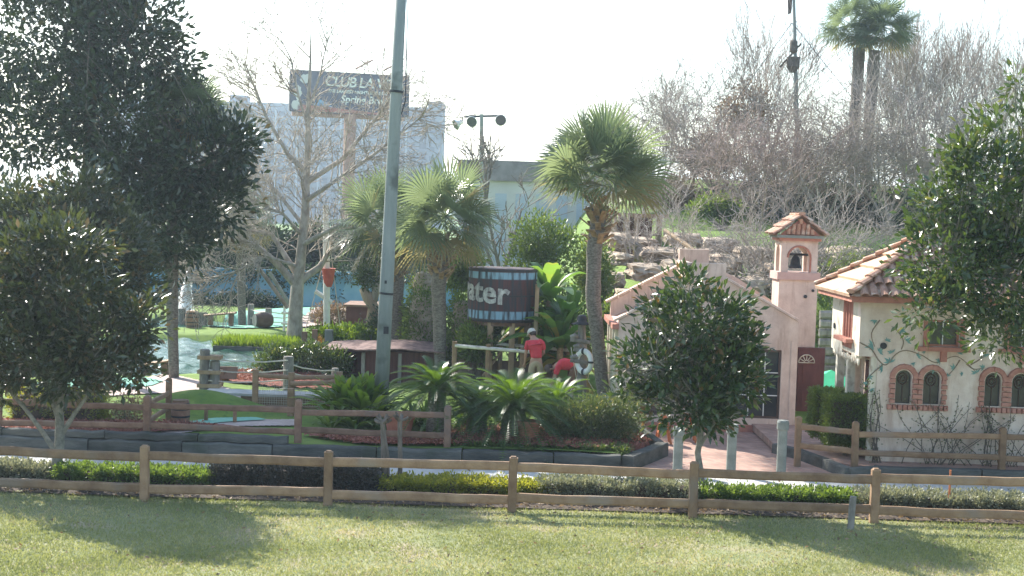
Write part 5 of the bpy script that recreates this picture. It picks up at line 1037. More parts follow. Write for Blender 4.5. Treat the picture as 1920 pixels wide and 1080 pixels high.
def person(label, base, J, trouser, capc, group=None):
    """J joints dict in local coords (x right, y away, z up)"""
    t = thing('person', label, 'person', base, group); B_ = Vector(base); j = {k: B_ + Vector(v) for k, v in J.items()}
    V = []; E = []; Rr = []
    def chain(pts, rad, start=None):
        prev = start
        for p, r in zip(pts, rad):
            V.append(p); Rr.append(r); i = len(V) - 1
            if prev is not None: E.append((prev, i))
            prev = i
        return prev
    chain([j['pel'], j['waist'], j['chest'], j['neckb'], j['neck'], j['head'], j['crown']], [.12, .12, .14, .09, .055, .085, .075])
    for s in 'lr':
        chain([j['hip' + s], j['knee' + s], j['ank' + s], j['toe' + s]], [.085, .06, .042, .035], 0); chain([j['sh' + s], j['el' + s], j['wr' + s], j['ha' + s]], [.055, .042, .03, .03], 3)
        for q in range(5):       # fingers
            d = (j['ha' + s] - j['wr' + s]).normalized(); sd = d.cross(Vector((0, 1, 0))).normalized(); h0 = len(V) - 1 if q == 0 else h0; hb = j['ha' + s]
            if q == 0: h0 = len(V) - 1
            o_ = (q - 1.5) * .02 if q < 4 else .045; l_ = (.07, .08, .075, .06, .05)[q]; a_ = hb + sd * o_ + d * .02; chain([a_, a_ + d * l_ * .6 + Vector((0, .01, 0)), a_ + d * l_ + Vector((0, .03, 0))], [.010, .009, .007], h0)
    skin('body', V, E, Rr, M['skin'], t)
    V = []; E = []; Rr = []; chain([j['pel'].lerp(j['waist'], .25), j['waist'], j['waist'].lerp(j['chest'], .5), j['chest'], j['neckb']], [.165, .16, .17, .18, .12])
    for s in 'lr': chain([j['sh' + s], j['sh' + s].lerp(j['el' + s], .75)], [.085, .075], 4)
    skin('shirt', V, E, Rr, M['red'], t, root=0)
    V = []; E = []; Rr = []; chain([j['pel'] + (j['waist'] - j['pel']) * .3, j['pel']], [.14, .15])
    for s in 'lr': chain([j['hip' + s], j['knee' + s], j['ank' + s] + Vector((0, 0, .03))], [.115, .09, .075], 1)
    skin('trousers', V, E, Rr, trouser, t, root=1)
    for s in 'lr': MB().beam(j['ank' + s] + Vector((0, 0, -.05)) - (j['toe' + s] - j['ank' + s]) * .3, j['toe' + s] + Vector((0, 0, .01)), .1, .09, 2, 0, 0, .3).build('shoe', M['iron'], t, smooth=True)
    ax = (j['crown'] - j['neck']).normalized(); hc = j['head'] + ax * .05; q = ax.to_track_quat('Z', 'Y'); cb = MB(); prof = [(.112, -.02), (.112, .02), (.1, .07), (.065, .11), (.02, .125)]
    n = 16; vs = []
    for r, z in prof:
        for k in range(n): vs.append(hc + q @ Vector((r * math.cos(6.2832 * k / n), r * 1.08 * math.sin(6.2832 * k / n), z)))
    cb.add(vs, [(i * n + k, i * n + (k + 1) % n, i * n + n + (k + 1) % n, i * n + n + k) for i in range(4) for k in range(n)] + [tuple(range(4 * n, 5 * n))])
    f = j['face']; f = Vector(f) - B_; f = (f - ax * f.dot(ax)).normalized(); sd = ax.cross(f)
    cb.add([hc + f * .1 + sd * .07 + ax * 0, hc + f * .1 - sd * .07, hc + f * .2 - sd * .05 - ax * .02, hc + f * .2 + sd * .05 - ax * .02, hc + f * .1 + sd * .07 + ax * .012, hc + f * .1 - sd * .07 + ax * .012, hc + f * .2 - sd * .05 - ax * .01, hc + f * .2 + sd * .05 - ax * .01], [(0, 1, 2, 3), (4, 7, 6, 5), (0, 3, 7, 4), (1, 5, 6, 2), (2, 6, 7, 3)])
    cb.build('cap', capc, t, smooth=True)
    MB().tube([j['head'] + f * .085 - ax * .0, j['head'] + f * .112 - ax * .03, j['head'] + f * .09 - ax * .04], [.012, .018, .012], 6).build('nose', M['skin'], t, smooth=True)
    for s in (-1, 1): MB().tube([j['head'] + f * .075 + sd * .035 * s + ax * .005, j['head'] + f * .088 + sd * .034 * s + ax * .005], [.014, .006], 6).build('eye', M['hair'], t); MB().tube([j['head'] + sd * .088 * s - ax * .03, j['head'] + sd * .1 * s, j['head'] + sd * .092 * s + ax * .025], [.012, .02, .012], 6).build('ear', M['skin'], t, smooth=True)
    m_ = j['head'] + f * .088 - ax * .06; MB().tube([m_ - sd * .022, m_ + f * .006, m_ + sd * .022], .006, 5).build('mouth', M['pinktrim'], t)
    MB().tube([j['head'] - f * .04 + ax * .03, j['head'] - f * .05 - ax * .05], [.092, .07], 12).build('hair', M['hair'], t, smooth=True)
    return t
b = gpt(1003, 36.2)
person('person in red shirt, khaki trousers and pale cap standing with head bowed', b, dict(pel=(0, 0, .93), waist=(0, .02, 1.05), chest=(-.03, .06, 1.3), neckb=(-.07, .12, 1.45), neck=(-.09, .16, 1.50), head=(-.12, .22, 1.58), crown=(-.13, .24, 1.65), face=(-.6, .8, -.5),
    hipl=(-.1, 0, .88), kneel=(-.12, .0, .48), ankl=(-.14, -.06, .08), toel=(-.2, .1, .04), hipr=(.1, 0, .88), kneer=(.12, .04, .48), ankr=(.12, .02, .08), toer=(.08, .18, .04),
    shl=(-.22, .08, 1.38), ell=(-.27, .12, 1.1), wrl=(-.29, .2, .86), hal=(-.30, .22, .78), shr=(.15, .08, 1.38), elr=(.2, .16, 1.12), wrr=(.10, .36, .98), har=(.04, .42, .95)), M['khaki'], M['cap'])
b = gpt(1066, 36.0)
person('person in red shirt and dark cap bending far over beside the life ring', b, dict(pel=(.1, 0, .80), waist=(.04, 0, .86), chest=(-.18, .0, .90), neckb=(-.34, .0, .84), neck=(-.40, .0, .80), head=(-.48, .0, .77), crown=(-.54, 0, .76), face=(-.3, 0, -1),
    hipl=(.1, -.1, .76), kneel=(.02, -.12, .42), ankl=(.08, -.12, .08), toel=(-.08, -.12, .04), hipr=(.1, .1, .76), kneer=(.02, .12, .42), ankr=(.08, .12, .08), toer=(-.08, .12, .04),
    shl=(-.3, -.18, .82), ell=(-.38, -.2, .55), wrl=(-.42, -.16, .33), hal=(-.44, -.14, .25), shr=(-.3, .18, .82), elr=(-.38, .2, .55), wrr=(-.46, .12, .33), har=(-.48, .1, .25)), M['wood_red'], M['frame_dark'])
# sign post with hat
Ys = 35.4; b = gpt(1091, Ys); t = thing('carved_post', 'weathered carved post with a brimmed hat on top and short cross arms', 'post', b); tp = P(1091, 606, Ys)
MB().tube([b - Vector((0, 0, .1)), b.lerp(tp, .35), b.lerp(tp, .6), b.lerp(tp, .9), tp], [.13, .12, .14, .10, .085], 10).build('shaft', M['wood_grey'], t)
hb = tp; MB().lathe([(.27, -.03), (.28, -.015), (.13, .04), (.125, .15), (.09, .2), (.02, .215)], (hb.x, hb.y, hb.z), 16).build('hat', M['iron'], t, smooth=True)
for z_, w_ in ((.78, .3), (.66, .22), (.52, .3)):
    p = b.lerp(tp, z_); MB().beam(p + Vector((-w_, -.1, .03)), p + Vector((w_ * .7, -.1, -.03)), .1, .1, 2, .008, 3).build('cross_arm', M['wood_grey'], t); MB().tube([p + Vector((-w_, -.1, .09)), p + Vector((-w_ + .12, -.1, .13)), p + Vector((-w_ + .2, -.1, .09))], [.05, .07, .04], 7).build('stone_cap', M['wood_grey'], t, smooth=True)
for s_ in (-1, 1): MB().tube([b.lerp(tp, .7) + Vector((s_ * .28, -.12, 0)), b.lerp(tp, .3) + Vector((s_ * .14, -.14, 0)), b + Vector((s_ * .3, -.12, .3))], .01, 4).build('rope', M['rope'], t)
pr = P(1095, 678, Ys - .25); q = MB(); n = 28; R1 = .26
vs = []; fs = []; ry = R(-50)
for k in range(n):
    t_ = 6.28318 * k / n; c = Vector((math.cos(t_) * R1 * math.cos(ry), math.cos(t_) * R1 * math.sin(ry), math.sin(t_) * R1)); o_ = c.normalized(); ax = Vector((-math.sin(ry), math.cos(ry), 0))
    for m2 in range(10): u = 6.28318 * m2 / 10; vs.append(pr + c + o_ * .078 * math.cos(u) + ax * .05 * math.sin(u))
for k in range(n):
    for m2 in range(10): fs.append((k * 10 + m2, ((k + 1) % n) * 10 + m2, ((k + 1) % n) * 10 + (m2 + 1) % 10, k * 10 + (m2 + 1) % 10))
t = thing('life_ring', 'white life ring with four dark bands hung on the carved post', 'life ring', pr); q.add(vs, fs).build('ring', M['white'], t, smooth=True)
for k in range(4):
    t_ = R(90 * k + 2); c = Vector((math.cos(t_) * R1 * math.cos(ry), math.cos(t_) * R1 * math.sin(ry), math.sin(t_) * R1)); tn = Vector((-math.sin(t_) * math.cos(ry), -math.sin(t_) * math.sin(ry), math.cos(t_)))
    MB().tube([pr + c - tn * .025, pr + c + tn * .025], .083, 12).build('band', M['iron'], t)
# ================================================================ MID GROUND LEFT: POND SIDE
def piling(px, Y, ytop, r, lab, n=1, name='piling', group=None, m=None, bands=(), cat='piling'):
    b = gpt(px, Y); t = thing(name, lab, cat, b, group); rg = random.Random(int(px)); top = P(px, ytop, Y).z
    for k in range(n):
        dx = (k - (n - 1) / 2) * r * 1.9; dz = -.28 * (k % 2) if n > 1 else 0; MB().tube([b + Vector((dx, r * .3 * k, -.15)), Vector((b.x + dx, b.y + r * .3 * k, top + dz - .02)), Vector((b.x + dx, b.y + r * .3 * k, top + dz))], [r, r * .95, r * .8], 10).build('log', m or M['wood_grey'], t)
    for z_ in bands:
        zz = b.z + (top - b.z) * z_; w_ = r * (n + .15); MB().slab([Vector((b.x - w_, b.y - r * 1.1, zz - .04)), Vector((b.x + w_, b.y - r * 1.1, zz - .04)), Vector((b.x + w_, b.y + r * 1.9, zz - .04)), Vector((b.x - w_, b.y + r * 1.9, zz - .04))], (0, 0, .09)).build('rope_band', M['rope'] if 0 else M['wood_tan'], t)
    return b, top
bA, zA = piling(392, 34.8, 655, .13, 'double log piling with banded ropes at the near end of the pond rope fence', 2, bands=(.2, .5, .82))
bB, zB = piling(540, 35.8, 668, .14, 'square grey piling in the middle of the pond rope fence', 1)
bC, zC = piling(628, 36.8, 690, .1, 'small piling at the right end of the pond rope fence', 1)
t = thing('rope_fence', 'sagging ropes strung between the pilings beside the pond', 'rope fence', bA)
for f_ in (.9, .62, .36, .1):
    for (p_, pz), (q_, qz) in (((bA, zA), (bB, zB)), ((bB, zB), (bC, zC))):
        a_ = Vector((p_.x, p_.y - .12, p_.z + (pz - p_.z) * f_ * .9)); b_ = Vector((q_.x, q_.y - .12, q_.z + (qz - q_.z) * f_)); MB().tube([a_, a_.lerp(b_, .3) - Vector((0, 0, .06)), a_.lerp(b_, .7) - Vector((0, 0, .06)), b_], .018, 5).build('rope', M['rope'], t)
piling(348, 56.0, 578, .16, 'stone-like double piling in front of the fountain', 2, bands=())
b = gpt(375, 54.5); t = thing('small_sign', 'small plain wooden sign near the far barrel', 'sign', b); MB().beam(b - Vector((0, 0, .1)), b + Vector((0, 0, .75)), .1, .1).build('post', M['wood_grey'], t); MB().bb((b.x - .3, b.y - .08, b.z + .5), (b.x + .3, b.y - .05, b.z + 1.2)).build('board', M['wood_grey'], t)
barrel(360, 53.0, .26, .62, 'small dark barrel at the left end of the far bench')
for i, (p0, p1, Y_, ht, lab) in enumerate(((383, 442, 53.5, .55, 'long low wooden bench on the far bank beside the small barrel'), (262, 318, 39.2, .62, 'low wooden bench near the pond edge partly behind the smooth palm trunk'))):
    a_ = gpt(p0, Y_); b_ = gpt(p1, Y_); t = thing('bench', lab, 'bench', a_.lerp(b_, .5)); MB().beam(a_ + Vector((0, 0, ht)), b_ + Vector((0, 0, ht)), .4, .08).build('seat', M['wood'], t)
    for u in (.2, .85): c = a_.lerp(b_, u); MB().box((c.x, c.y, c.z + ht / 2 - .04), (.13, .26, ht - .02), 0, 1.25).build('leg', M['wood_red'], t)
b = gpt(418, 36.2); t = thing('lectern_sign', 'reddish slanted information board beside the double log piling', 'sign', b); tz = P(418, 695, 36.2).z
MB().beam(b - Vector((.08, 0, .1)), Vector((b.x, b.y, tz)), .12, .12).build('post', M['wood_red'], t); MB().slab([Vector((b.x - .34, b.y - .1, tz - .2)), Vector((b.x + .36, b.y - .1, tz - .2)), Vector((b.x + .36, b.y + .06, tz + .1)), Vector((b.x - .34, b.y + .06, tz + .1))], (0, .05, 0)).build('board', M['wood_red'], t)
# fountain
fb = gpt(347, 56.8, 0.02); t = thing('fountain', 'white jet of water rising from the far basin behind the smooth palm trunk', 'fountain', fb)
M['spray'] = leafmat('water_spray', (.93, .95, .97), (.98, .98, .98), .5, .75, tc=(1, 1, 1)); h = P(348, 512, 56.8).z
rgf = np.random.default_rng(4); n = 3600; u = rgf.random(n) ** .8; rad = (.04 + .40 * (1 - u) ** .8) * np.sqrt(rgf.random(n)) * rgf.uniform(.5, 1.15, n); an = rgf.random(n) * 6.283; pos = np.stack([fb.x + .07 + rad * np.cos(an) - .1 * (1 - u), fb.y + rad * np.sin(an), .05 + u * (h - .1)], -1)
d = unit(rgf.normal(size=(n, 3)) * [.2, .2, .3] + [0, 0, 1]); V, a, b = leaves(pos, d, unit(rgf.normal(size=(n, 3))), rgf.uniform(.06, .2, n), np.full(n, .045)); mkmesh('jet', V, [a, b], M['spray'], t, rnd=np.zeros(2 * n))
MB().lathe([(.1, -.1), (.08, .08)], fb, 8).build('nozzle', M['iron'], t)
# island planter with flax
t = thing('reed_bed', 'long bed of bright upright reeds along the far edge of the pond', 'plants', gpt(480, 47.6)); rg2 = np.random.default_rng(8); n = 5200; x0, x1 = X(406, 47.3), X(560, 47.3); px_ = x0 + (x1 - x0) * rg2.random(n); py_ = 46.9 + 1.9 * rg2.random(n); pz = np.maximum(H(px_, py_), 0) ; pos = np.stack([px_, py_, pz], -1); d = unit(rg2.normal(size=(n, 3)) * [.3, .3, .1] + [0, 0, 1]); L_ = rg2.uniform(.35, .62, n)
V, a, b = leaves(pos, d, unit(rg2.normal(size=(n, 3)) + [0, 1, 0]), L_, np.full(n, .05)); r = rg2.random(n); mkmesh('blades', V, [a, b], M['leaf_bright'], t, rnd=np.concatenate([r, r]))
MB().bb((x0, 46.7, -.1), (x1, 46.85, .27)).build('border', M['timber'], t)
shrub('pond_shrub', 'variegated leafy shrub around the foot of the bare tree by the pond', 'shrub', gpt(560, 39.0), [ell(520, 672, 42, 20, 39, .4), ell(580, 668, 40, 26, 39, .5), ell(630, 680, 30, 22, 39, .4), ell(500, 690, 26, 14, 38.6, .3)], 5200, .11, M['leaf_lite'], 201, cr=.13)
shrub('low_bush', 'brownish bush behind the far rope fence', 'shrub', gpt(625, 55), [ell(625, 590, 42, 20, 55, .6)], 2600, .11, M['leaf_dry'], 202, cr=.14)
shrub('leafy_border', 'light green leafy border to the right of the bare tree trunk', 'shrub', gpt(650, 46), [ell(610, 632, 30, 16, 46, .5), ell(660, 630, 40, 18, 46, .6), ell(700, 640, 30, 16, 46, .5)], 4200, .13, M['leaf_bright'], 203, cr=.16)
shrub('flowering_plant', 'small orange-leaved plant beside the wooden posts right of the bare tree', 'shrub', gpt(603, 43.5), [ell(603, 645, 8, 12, 43.5, .2)], 260, .1, leafmat('orange_leaf', (.5, .22, .03), (.6, .3, .05), .5, .3, tc=(1.3, 1.2, .6)), 204)
for i, (px_, Y_, yt, lab) in enumerate(((570, 42.5, 622, 'left one of the two reddish wooden posts right of the bare tree'), (589, 41.5, 618, 'right one of the two reddish wooden posts right of the bare tree'), (616, 43, 618, 'stout square post with a slanted cap among the light green border'), (690, 46, 620, 'green-grey square post beside the twisted trunk'))):
    b = gpt(px_, Y_); z_ = P(px_, yt, Y_).z; o = MB().beam(b - Vector((0, 0, .1)), Vector((b.x, b.y, z_)), .16 if i < 2 else .24, .16 if i < 2 else .24, 2, .004, i, .1).build('wooden_post', M['wood_red'] if i < 2 else M['post_grey'], origin=b); tag(o, lab, 'post')
# far rope fence
fr = []
for i, (px_, Y_, yt) in enumerate(((503, 55, 578), (560, 56, 583), (586, 56, 588), (632, 57, 575), (665, 54.5, 574), (676, 54, 572), (470, 56.5, 570))):
    b = gpt(px_, Y_); z_ = P(px_, yt, Y_).z; fr.append((b, z_))
t = thing('rope_fence', 'far rope fence of grey posts running across the golf course behind the bare tree', 'rope fence', fr[0][0])
for b, z_ in fr: MB().tube([b - Vector((0, 0, .1)), Vector((b.x, b.y, z_))], .13, 8).build('post', M['wood_grey'], t)
srt = sorted(fr, key=lambda q: q[0].x)
for (a_, az), (b_, bz) in zip(srt[:-1], srt[1:]):
    for f_ in (.85, .6, .35): p0 = Vector((a_.x, a_.y - .1, a_.z + (az - a_.z) * f_)); p1 = Vector((b_.x, b_.y - .1, b_.z + (bz - b_.z) * f_)); MB().tube([p0, p0.lerp(p1, .5) - Vector((0, 0, .07)), p1], .02, 4).build('rope', M['rope'], t)
b = gpt(492, 53.5); t = thing('wooden_cask', 'old round wooden cask lying on its side on the far lawn', 'cask', b); c = b + Vector((0, 0, .3)); MB().tube([c + Vector((-.25, -.2, 0)), c + Vector((-.1, -.08, 0)), c + Vector((.12, .1, 0)), c + Vector((.26, .22, 0))], [.25, .3, .3, .25], 16).build('staves', M['frame_dark'], t); MB().tube([c + Vector((-.255, -.205, 0)), c + Vector((-.27, -.215, 0))], .235, 16).build('end', M['wood_grey'], t)
b = gpt(545, 52.5); t = thing('white_railing', 'small white painted stair railing just left of the bare tree trunk', 'railing', b)
for dx in (-.25, .25): MB().beam(b + Vector((dx, 0, -.1)), b + Vector((dx, 0, 1.15)), .09, .09).build('post', M['white'], t)
for z_ in (.3, .7, 1.1): MB().beam(b + Vector((-.35, -.05, z_)), b + Vector((.45, -.05, z_ - .05)), .07, .09).build('rail', M['white'], t)
# ship mast with crow's nest
Ym = 50; b = gpt(613, Ym); t = thing('ship_mast', 'pale ship mast carrying a red bucket-shaped crow nest', 'mast', b); tp = P(611, 385, Ym)
MB().tube([b, b.lerp(tp, .5), tp], [.12, .12, .1], 10).build('mast', M['white'], t); c = P(612, 530, Ym); z1 = P(612, 503, Ym).z
MB().lathe([(.10, c.z - .15), (.12, c.z - .14), (.17, c.z), (.24, z1 - .02), (.27, z1)], (b.x, b.y, 0), 14).build('crow_nest', mat('crow_nest_red', (.45, .09, .06), (.55, .13, .09), 5, .7), t)
for dx, dy in ((-.8, 0), (.5, 0)): MB().tube([(b.x, b.y, z1 + 1), (b.x + dx, b.y + dy, .5)], .015, 4).build('stay', M['rope'], t)
for i, (p0, p1, Y_, r, m_, lab) in enumerate((((468, 478), (540, 578), 50, .075, 'wood_grey', 'long grey spar leaning down towards the bare tree trunk'), ((505, 510), (548, 578), 51, .07, 'pole', 'bluish spar leaning beside the longer grey one'), ((591, 546), (622, 567), 50, .08, 'white', 'short white spar slanting below the crow nest'))):
    a_ = P(*p0, Y_); b_ = P(*p1, Y_); o = MB().tube([a_, b_], r, 8).build('spar', M[m_], origin=b_); tag(o, lab, 'spar')
t = thing('red_hut', 'dark red low wooden hut at the back by the twisted trunk', 'hut', gpt(700, 52)); x0, x1 = X(648, 52), X(715, 52); z1 = P(690, 576, 52).z; MB().bb((x0, 52, .2), (x1, 54, z1)).build('walls', M['maroon'], t); MB().bb((x0 - .1, 51.9, z1 + .003), (x1 + .1, 54.1, z1 + .08)).build('roof', M['wood_red'], t)
# thin roofed huts in the centre
for i, (p0, p1, Y_, yr, lab) in enumerate(((612, 700, 39.5, 655, 'maroon boarded hut with a thin plank roof left of the utility pole'), (676, 826, 38.6, 655, 'maroon hut with a shallow plank roof behind and right of the utility pole'))):
    x0, x1 = X(p0, Y_, 1), X(p1, Y_, 1); zr = P((p0 + p1) / 2, yr, Y_).z; M['plank'] = M.get('plank') or mat('old_roof_plank', (.10, .06, .055), (.26, .17, .15), 6, .85, .4); M['hutwall'] = M.get('hutwall') or mat('hut_boards', (.07, .03, .03), (.12, .05, .045), 5, .8, .3, (3, 1, .3)); t = thing('plank_hut', lab, 'hut', ((x0 + x1) / 2, Y_, .3), 'low maroon huts'); MB().bb((x0 + .15, Y_, .1), (x1 - .15, Y_ + 1.6, zr - .08)).build('walls', M['hutwall'], t)
    mx = (x0 + x1) / 2
    for s_, (a_, b_) in enumerate(((x0 - .12, mx), (mx, x1 + .12))):
        za, zb_ = (zr - .05, zr + .02) if s_ == 0 else (zr + .02, zr - .05)
        for k in range(7): y_ = Y_ - .35 + k * .36; MB().slab([(a_, y_, za), (b_, y_, zb_), (b_, y_ + .34, zb_ + .02), (a_, y_ + .34, za + .02)], (0, 0, .035)).build('roof_plank', M['plank'], t)
    for xx in (x0 + .1, (x0 + x1) / 2, x1 - .1): MB().beam((xx, Y_ - .2, .2), (xx, Y_ - .2, zr - .1), .1, .1).build('post', M['wood_grey'], t)
# ================================================================ MESH FENCED FOOTBRIDGE
Yf = 32.5; t = thing('footbridge', 'wooden footbridge deck with brown boarded sides running behind the mesh fence', 'footbridge', gpt(520, 34.5)); x0, x1 = X(385, 33.2), X(700, 33.2)
MB().bb((x0, 32.85, .54), (x1, 33.6, .60)).build('deck', M['concrete'], t); MB().bb((x0 + .9, 32.88, .2), (x1, 32.93, .535)).build('side_board', M['wood'], t)
t = thing('mesh_fence', 'wooden post fence with fine netting in front of the footbridge', 'fence', gpt(545, Yf)); ps = []
for px_, yt in ((478, 693), (545, 698), (635, 697)):
    b = gpt(px_, Yf); z_ = P(px_, yt, Yf).z; ps.append((b, z_)); MB().beam(b - Vector((0, 0, .1)), Vector((b.x, b.y, z_)), .13, .13, 2, .003, px_, .1).build('post', M['wood'], t)
for (a_, az), (b_, bz) in zip(ps[:-1], ps[1:]): MB().beam((a_.x, a_.y, az - .12), (b_.x, b_.y, bz - .12), .11, .1, 3, .004, 1).build('rail', M['wood'], t)
MB().beam((ps[1][0].x, Yf - .08, ps[1][1] - .26), (ps[2][0].x + .5, Yf - .08, ps[2][1] - .2), .12, .11, 3, .004, 2).build('rail', M['wood'], t); MB().beam((ps[0][0].x, Yf, .38), (ps[2][0].x, Yf, .36), .05, .05).build('rail', M['wood'], t)
for (a_, az), (b_, bz) in zip(ps[:-1], ps[1:]):
    nb = []; zt = min(az, bz) - .18; k = int((b_.x - a_.x) / .055)
    for i in range(k + 1): x_ = a_.x + (b_.x - a_.x) * i / k; nb.append((np.array([[x_, Yf, .4], [x_, Yf - .01, zt]]), np.array([.004, .004])))
    for i in range(int((zt - .4) / .055)): z_ = .4 + i * .055; nb.append((np.array([[a_.x, Yf, z_], [b_.x, Yf, z_]]), np.array([.004, .004])))
    V, f = tubes(nb, 3); mkmesh('net', V, [f], M['rope'], t)
b = gpt(545, 31.6); o = MB().beam(b - Vector((0, 0, .1)), b + Vector((0, 0, .62)), .15, .15, 2, .004, 9, .12).build('wooden_post', M['wood'], origin=b); tag(o, 'stout brown post with a cut top standing in front of the mesh fence', 'post')
b = gpt(737, 31.8); 
b = gpt(672, 31.3); t = thing('red_marker', 'small post with a red top disc among the bright philodendron leaves', 'marker', b); z_ = P(672, 728, 31.3).z; MB().beam(b, Vector((b.x, b.y, z_ - .1)), .07, .07).build('post', M['wood_grey'], t); MB().tube([(b.x, b.y - .05, z_), (b.x, b.y - .02, z_)], .13, 12).build('disc', mat('marker_red', (.5, .08, .05), (.58, .1, .07), 5, .7), t)
# ivy covered mounds by the palms
def ivy(px_, py_, rx, ry, Y_, lab, sd, n=6000, m='leaf_ivy', L_=.1):
    e = ell(px_, py_, rx, ry, Y_); b = gpt(px_, Y_); t = thing('ivy_mound', lab, 'ivy', b, 'ivy mounds'); q = MB(); q.lathe([(e[3] * .8, 0), (e[3] * .85, (e[2] - b.z)), (e[3] * .6, (e[2] - b.z) + e[5] * .7), (.05, (e[2] - b.z) + e[5] * .85)], b, 12).build('rock_core', M['rock'], t); foliage('foliage', M[m], [e, (e[0], e[1], (e[2] + b.z) / 2, e[3] * 1.02, e[3], (e[2] - b.z) / 2 + .1)], n, L_, t, seed=sd, per=9, cr=.14, lo=.8)
ivy(792, 580, 34, 34, 41.5, 'ivy-covered mound between the two left cabbage palm trunks', 211); ivy(862, 600, 22, 44, 40.5, 'bright ivy-covered column beside the water tank', 212, 5000); ivy(790, 530, 24, 26, 43.5, 'yellow-green ivy mound higher up behind the palm trunks', 213, 3500)
e_ = gpt(725, 43.6)
t = thing('twisted_tree', 'bare twisted tan trunk with sparse leaves left of the utility pole', 'tree', gpt(697, 47)); L0 = [gpt(697, 47) - Vector((0, 0, .1)), P(695, 600, 47), P(700, 575, 47), P(690, 558, 47), P(679, 540, 47)]; MB().tube(L0, [.2, .16, .19, .2, .12], 9).build('trunk', M['wood_tan'], t, smooth=True); MB().tube([P(699, 568, 47), P(712, 520, 47), P(706, 470, 47)], [.14, .1, .05], 8).build('limb', M['bark_pale'], t, smooth=True)
foliage('crown', M['leaf_lite'], [ell(700, 500, 26, 42, 47), ell(684, 520, 14, 22, 47), ell(690, 450, 30, 30, 47)], 3200, .12, t, seed=214, per=8, cr=.16)
# ================================================================ SYCAMORE
Yy = 49.0; b = gpt(552, Yy); t = thing('bare_tree', 'large pale-barked leafless tree with a straight central leader beside the pond', 'tree', b); rg3 = np.random.default_rng(77)
def pl(l): return np.array([list(P(a_, b_, Yy + dy)) for a_, b_, dy in l])
limbs = [(np.concatenate([[list(b - Vector((0, 0, .2)))], pl([(553, 600, 0), (557, 540, 0), (562, 500, 0), (572, 400, 0), (576, 300, 0), (578, 200, 0), (582, 120, 0), (583, 60, 0)])]), np.array([.33, .26, .23, .19, .15, .11, .08, .045, .02])),
    (pl([(556, 535, 0), (515, 490, -.3), (480, 460, -.6), (430, 445, -.8), (380, 470, -1)]), np.array([.15, .12, .09, .05, .02])), (pl([(558, 530, 0), (600, 500, .2), (618, 470, .4), (660, 455, .6), (700, 430, .9)]), np.array([.15, .11, .09, .06, .025])),
    (pl([(560, 520, 0), (510, 440, .5), (450, 430, .8), (400, 400, 1)]), np.array([.12, .08, .05, .02])), (pl([(570, 345, 0), (640, 300, 0), (690, 240, 0), (730, 190, 0), (745, 110, 0)]), np.array([.1, .08, .06, .04, .015])), (pl([(572, 320, 0), (540, 290, 0), (500, 220, 0), (480, 170, 0), (460, 120, 0)]), np.array([.1, .08, .06, .035, .015])),
    (pl([(568, 380, 0), (620, 345, -.5), (700, 290, -.8), (790, 220, -1)]), np.array([.09, .07, .05, .015])), (pl([(566, 420, 0), (520, 360, .5), (480, 320, 1), (430, 290, 1.2)]), np.array([.08, .06, .04, .015])), (pl([(578, 240, 0), (560, 180, 0), (545, 110, 0), (520, 60, 0)]), np.array([.06, .045, .03, .01])), (pl([(580, 200, 0), (600, 140, 0), (615, 70, 0)]), np.array([.05, .035, .01])),
    (pl([(564, 460, 0), (640, 420, -1), (720, 360, -1.4)]), np.array([.1, .06, .02])), (pl([(559, 500, 0), (500, 480, -1), (440, 510, -1.6), (370, 530, -1.9)]), np.array([.08, .05, .035, .012])), (pl([(565, 440, 0), (530, 400, -1), (480, 380, -1.5), (430, 360, -2)]), np.array([.08, .05, .035, .012]))]
V, f = tubes(limbs[:5], 9); mkmesh('trunk', V, [f], M['bark_pale'], t, smooth=True); tw = {i: [] for i in range(6)}
for pts, rr in limbs:
    for k in range(40 if len(pts) > 6 else 26):
        x_ = rg3.uniform(.9 if len(pts) < 7 else 3, len(pts) - 1); i = min(int(x_), len(pts) - 2); p = pts[i] + (pts[i + 1] - pts[i]) * (x_ - i)
        if p[2] > P(570, 170, Yy).z and rg3.random() < .75: continue
        dd = unit(pts[i + 1] - pts[i]); ax = unit(np.cross(dd, rg3.normal(size=3))); d = unit(dd * .75 + ax * .7 + [0, 0, .1]); grow(rg3, p, d, rg3.uniform(.9, 2.2), .028, 1, 3, tw, (0, 5, 4), .7, .02, .18, .011, .55)
V, f = tubes(limbs[5:], 6); mkmesh('limbs', V, [f], M['bark_pale'], t, smooth=True); V, f = tubes(tw[1] + tw[2] + tw[3], 3); mkmesh('twigs', V, [f], M['bark_pale'], t)
# ================================================================ BLUE WALL AND TREES BEHIND THE POND
xw0, xw1 = X(150, 66), X(860, 66); zt_ = P(480, 505, 66).z; bw_ = thing('blue_wall', 'long blue painted wall behind the pond with creepers hanging over it', 'wall', ((xw0 + xw1) / 2, 66, .3)); MB().bb((xw0, 66, 0), (xw1, 66.3, zt_)).build('wall', M['blue'], bw_)
M['blue2'] = mat('pale_blue_arch_paint', (.22, .42, .56), (.3, .5, .63), 1, .9); 
for px_ in (335, 420, 505, 590, 675, 760):
    c = X(px_, 66, 1.5); MB().slab([(c + .95 * math.cos(q_), 65.99, .3 + 1.5 * math.sin(q_)) for q_ in [math.pi * k / 12 for k in range(13)]], (0, .007, 0)).build('arch_panel', M['blue2'], bw_)
foliage('creeper', M['leaf_far'], [ell(px_, 498 + 3 * (px_ % 7), 30, 17, 65.8, .3) for px_ in range(320, 860, 42)] + [ell(px_, 540, 9, 34, 65.8, .2) for px_ in (335, 455, 530, 628, 700)], 4500, .17, bw_, seed=220, cr=.2)
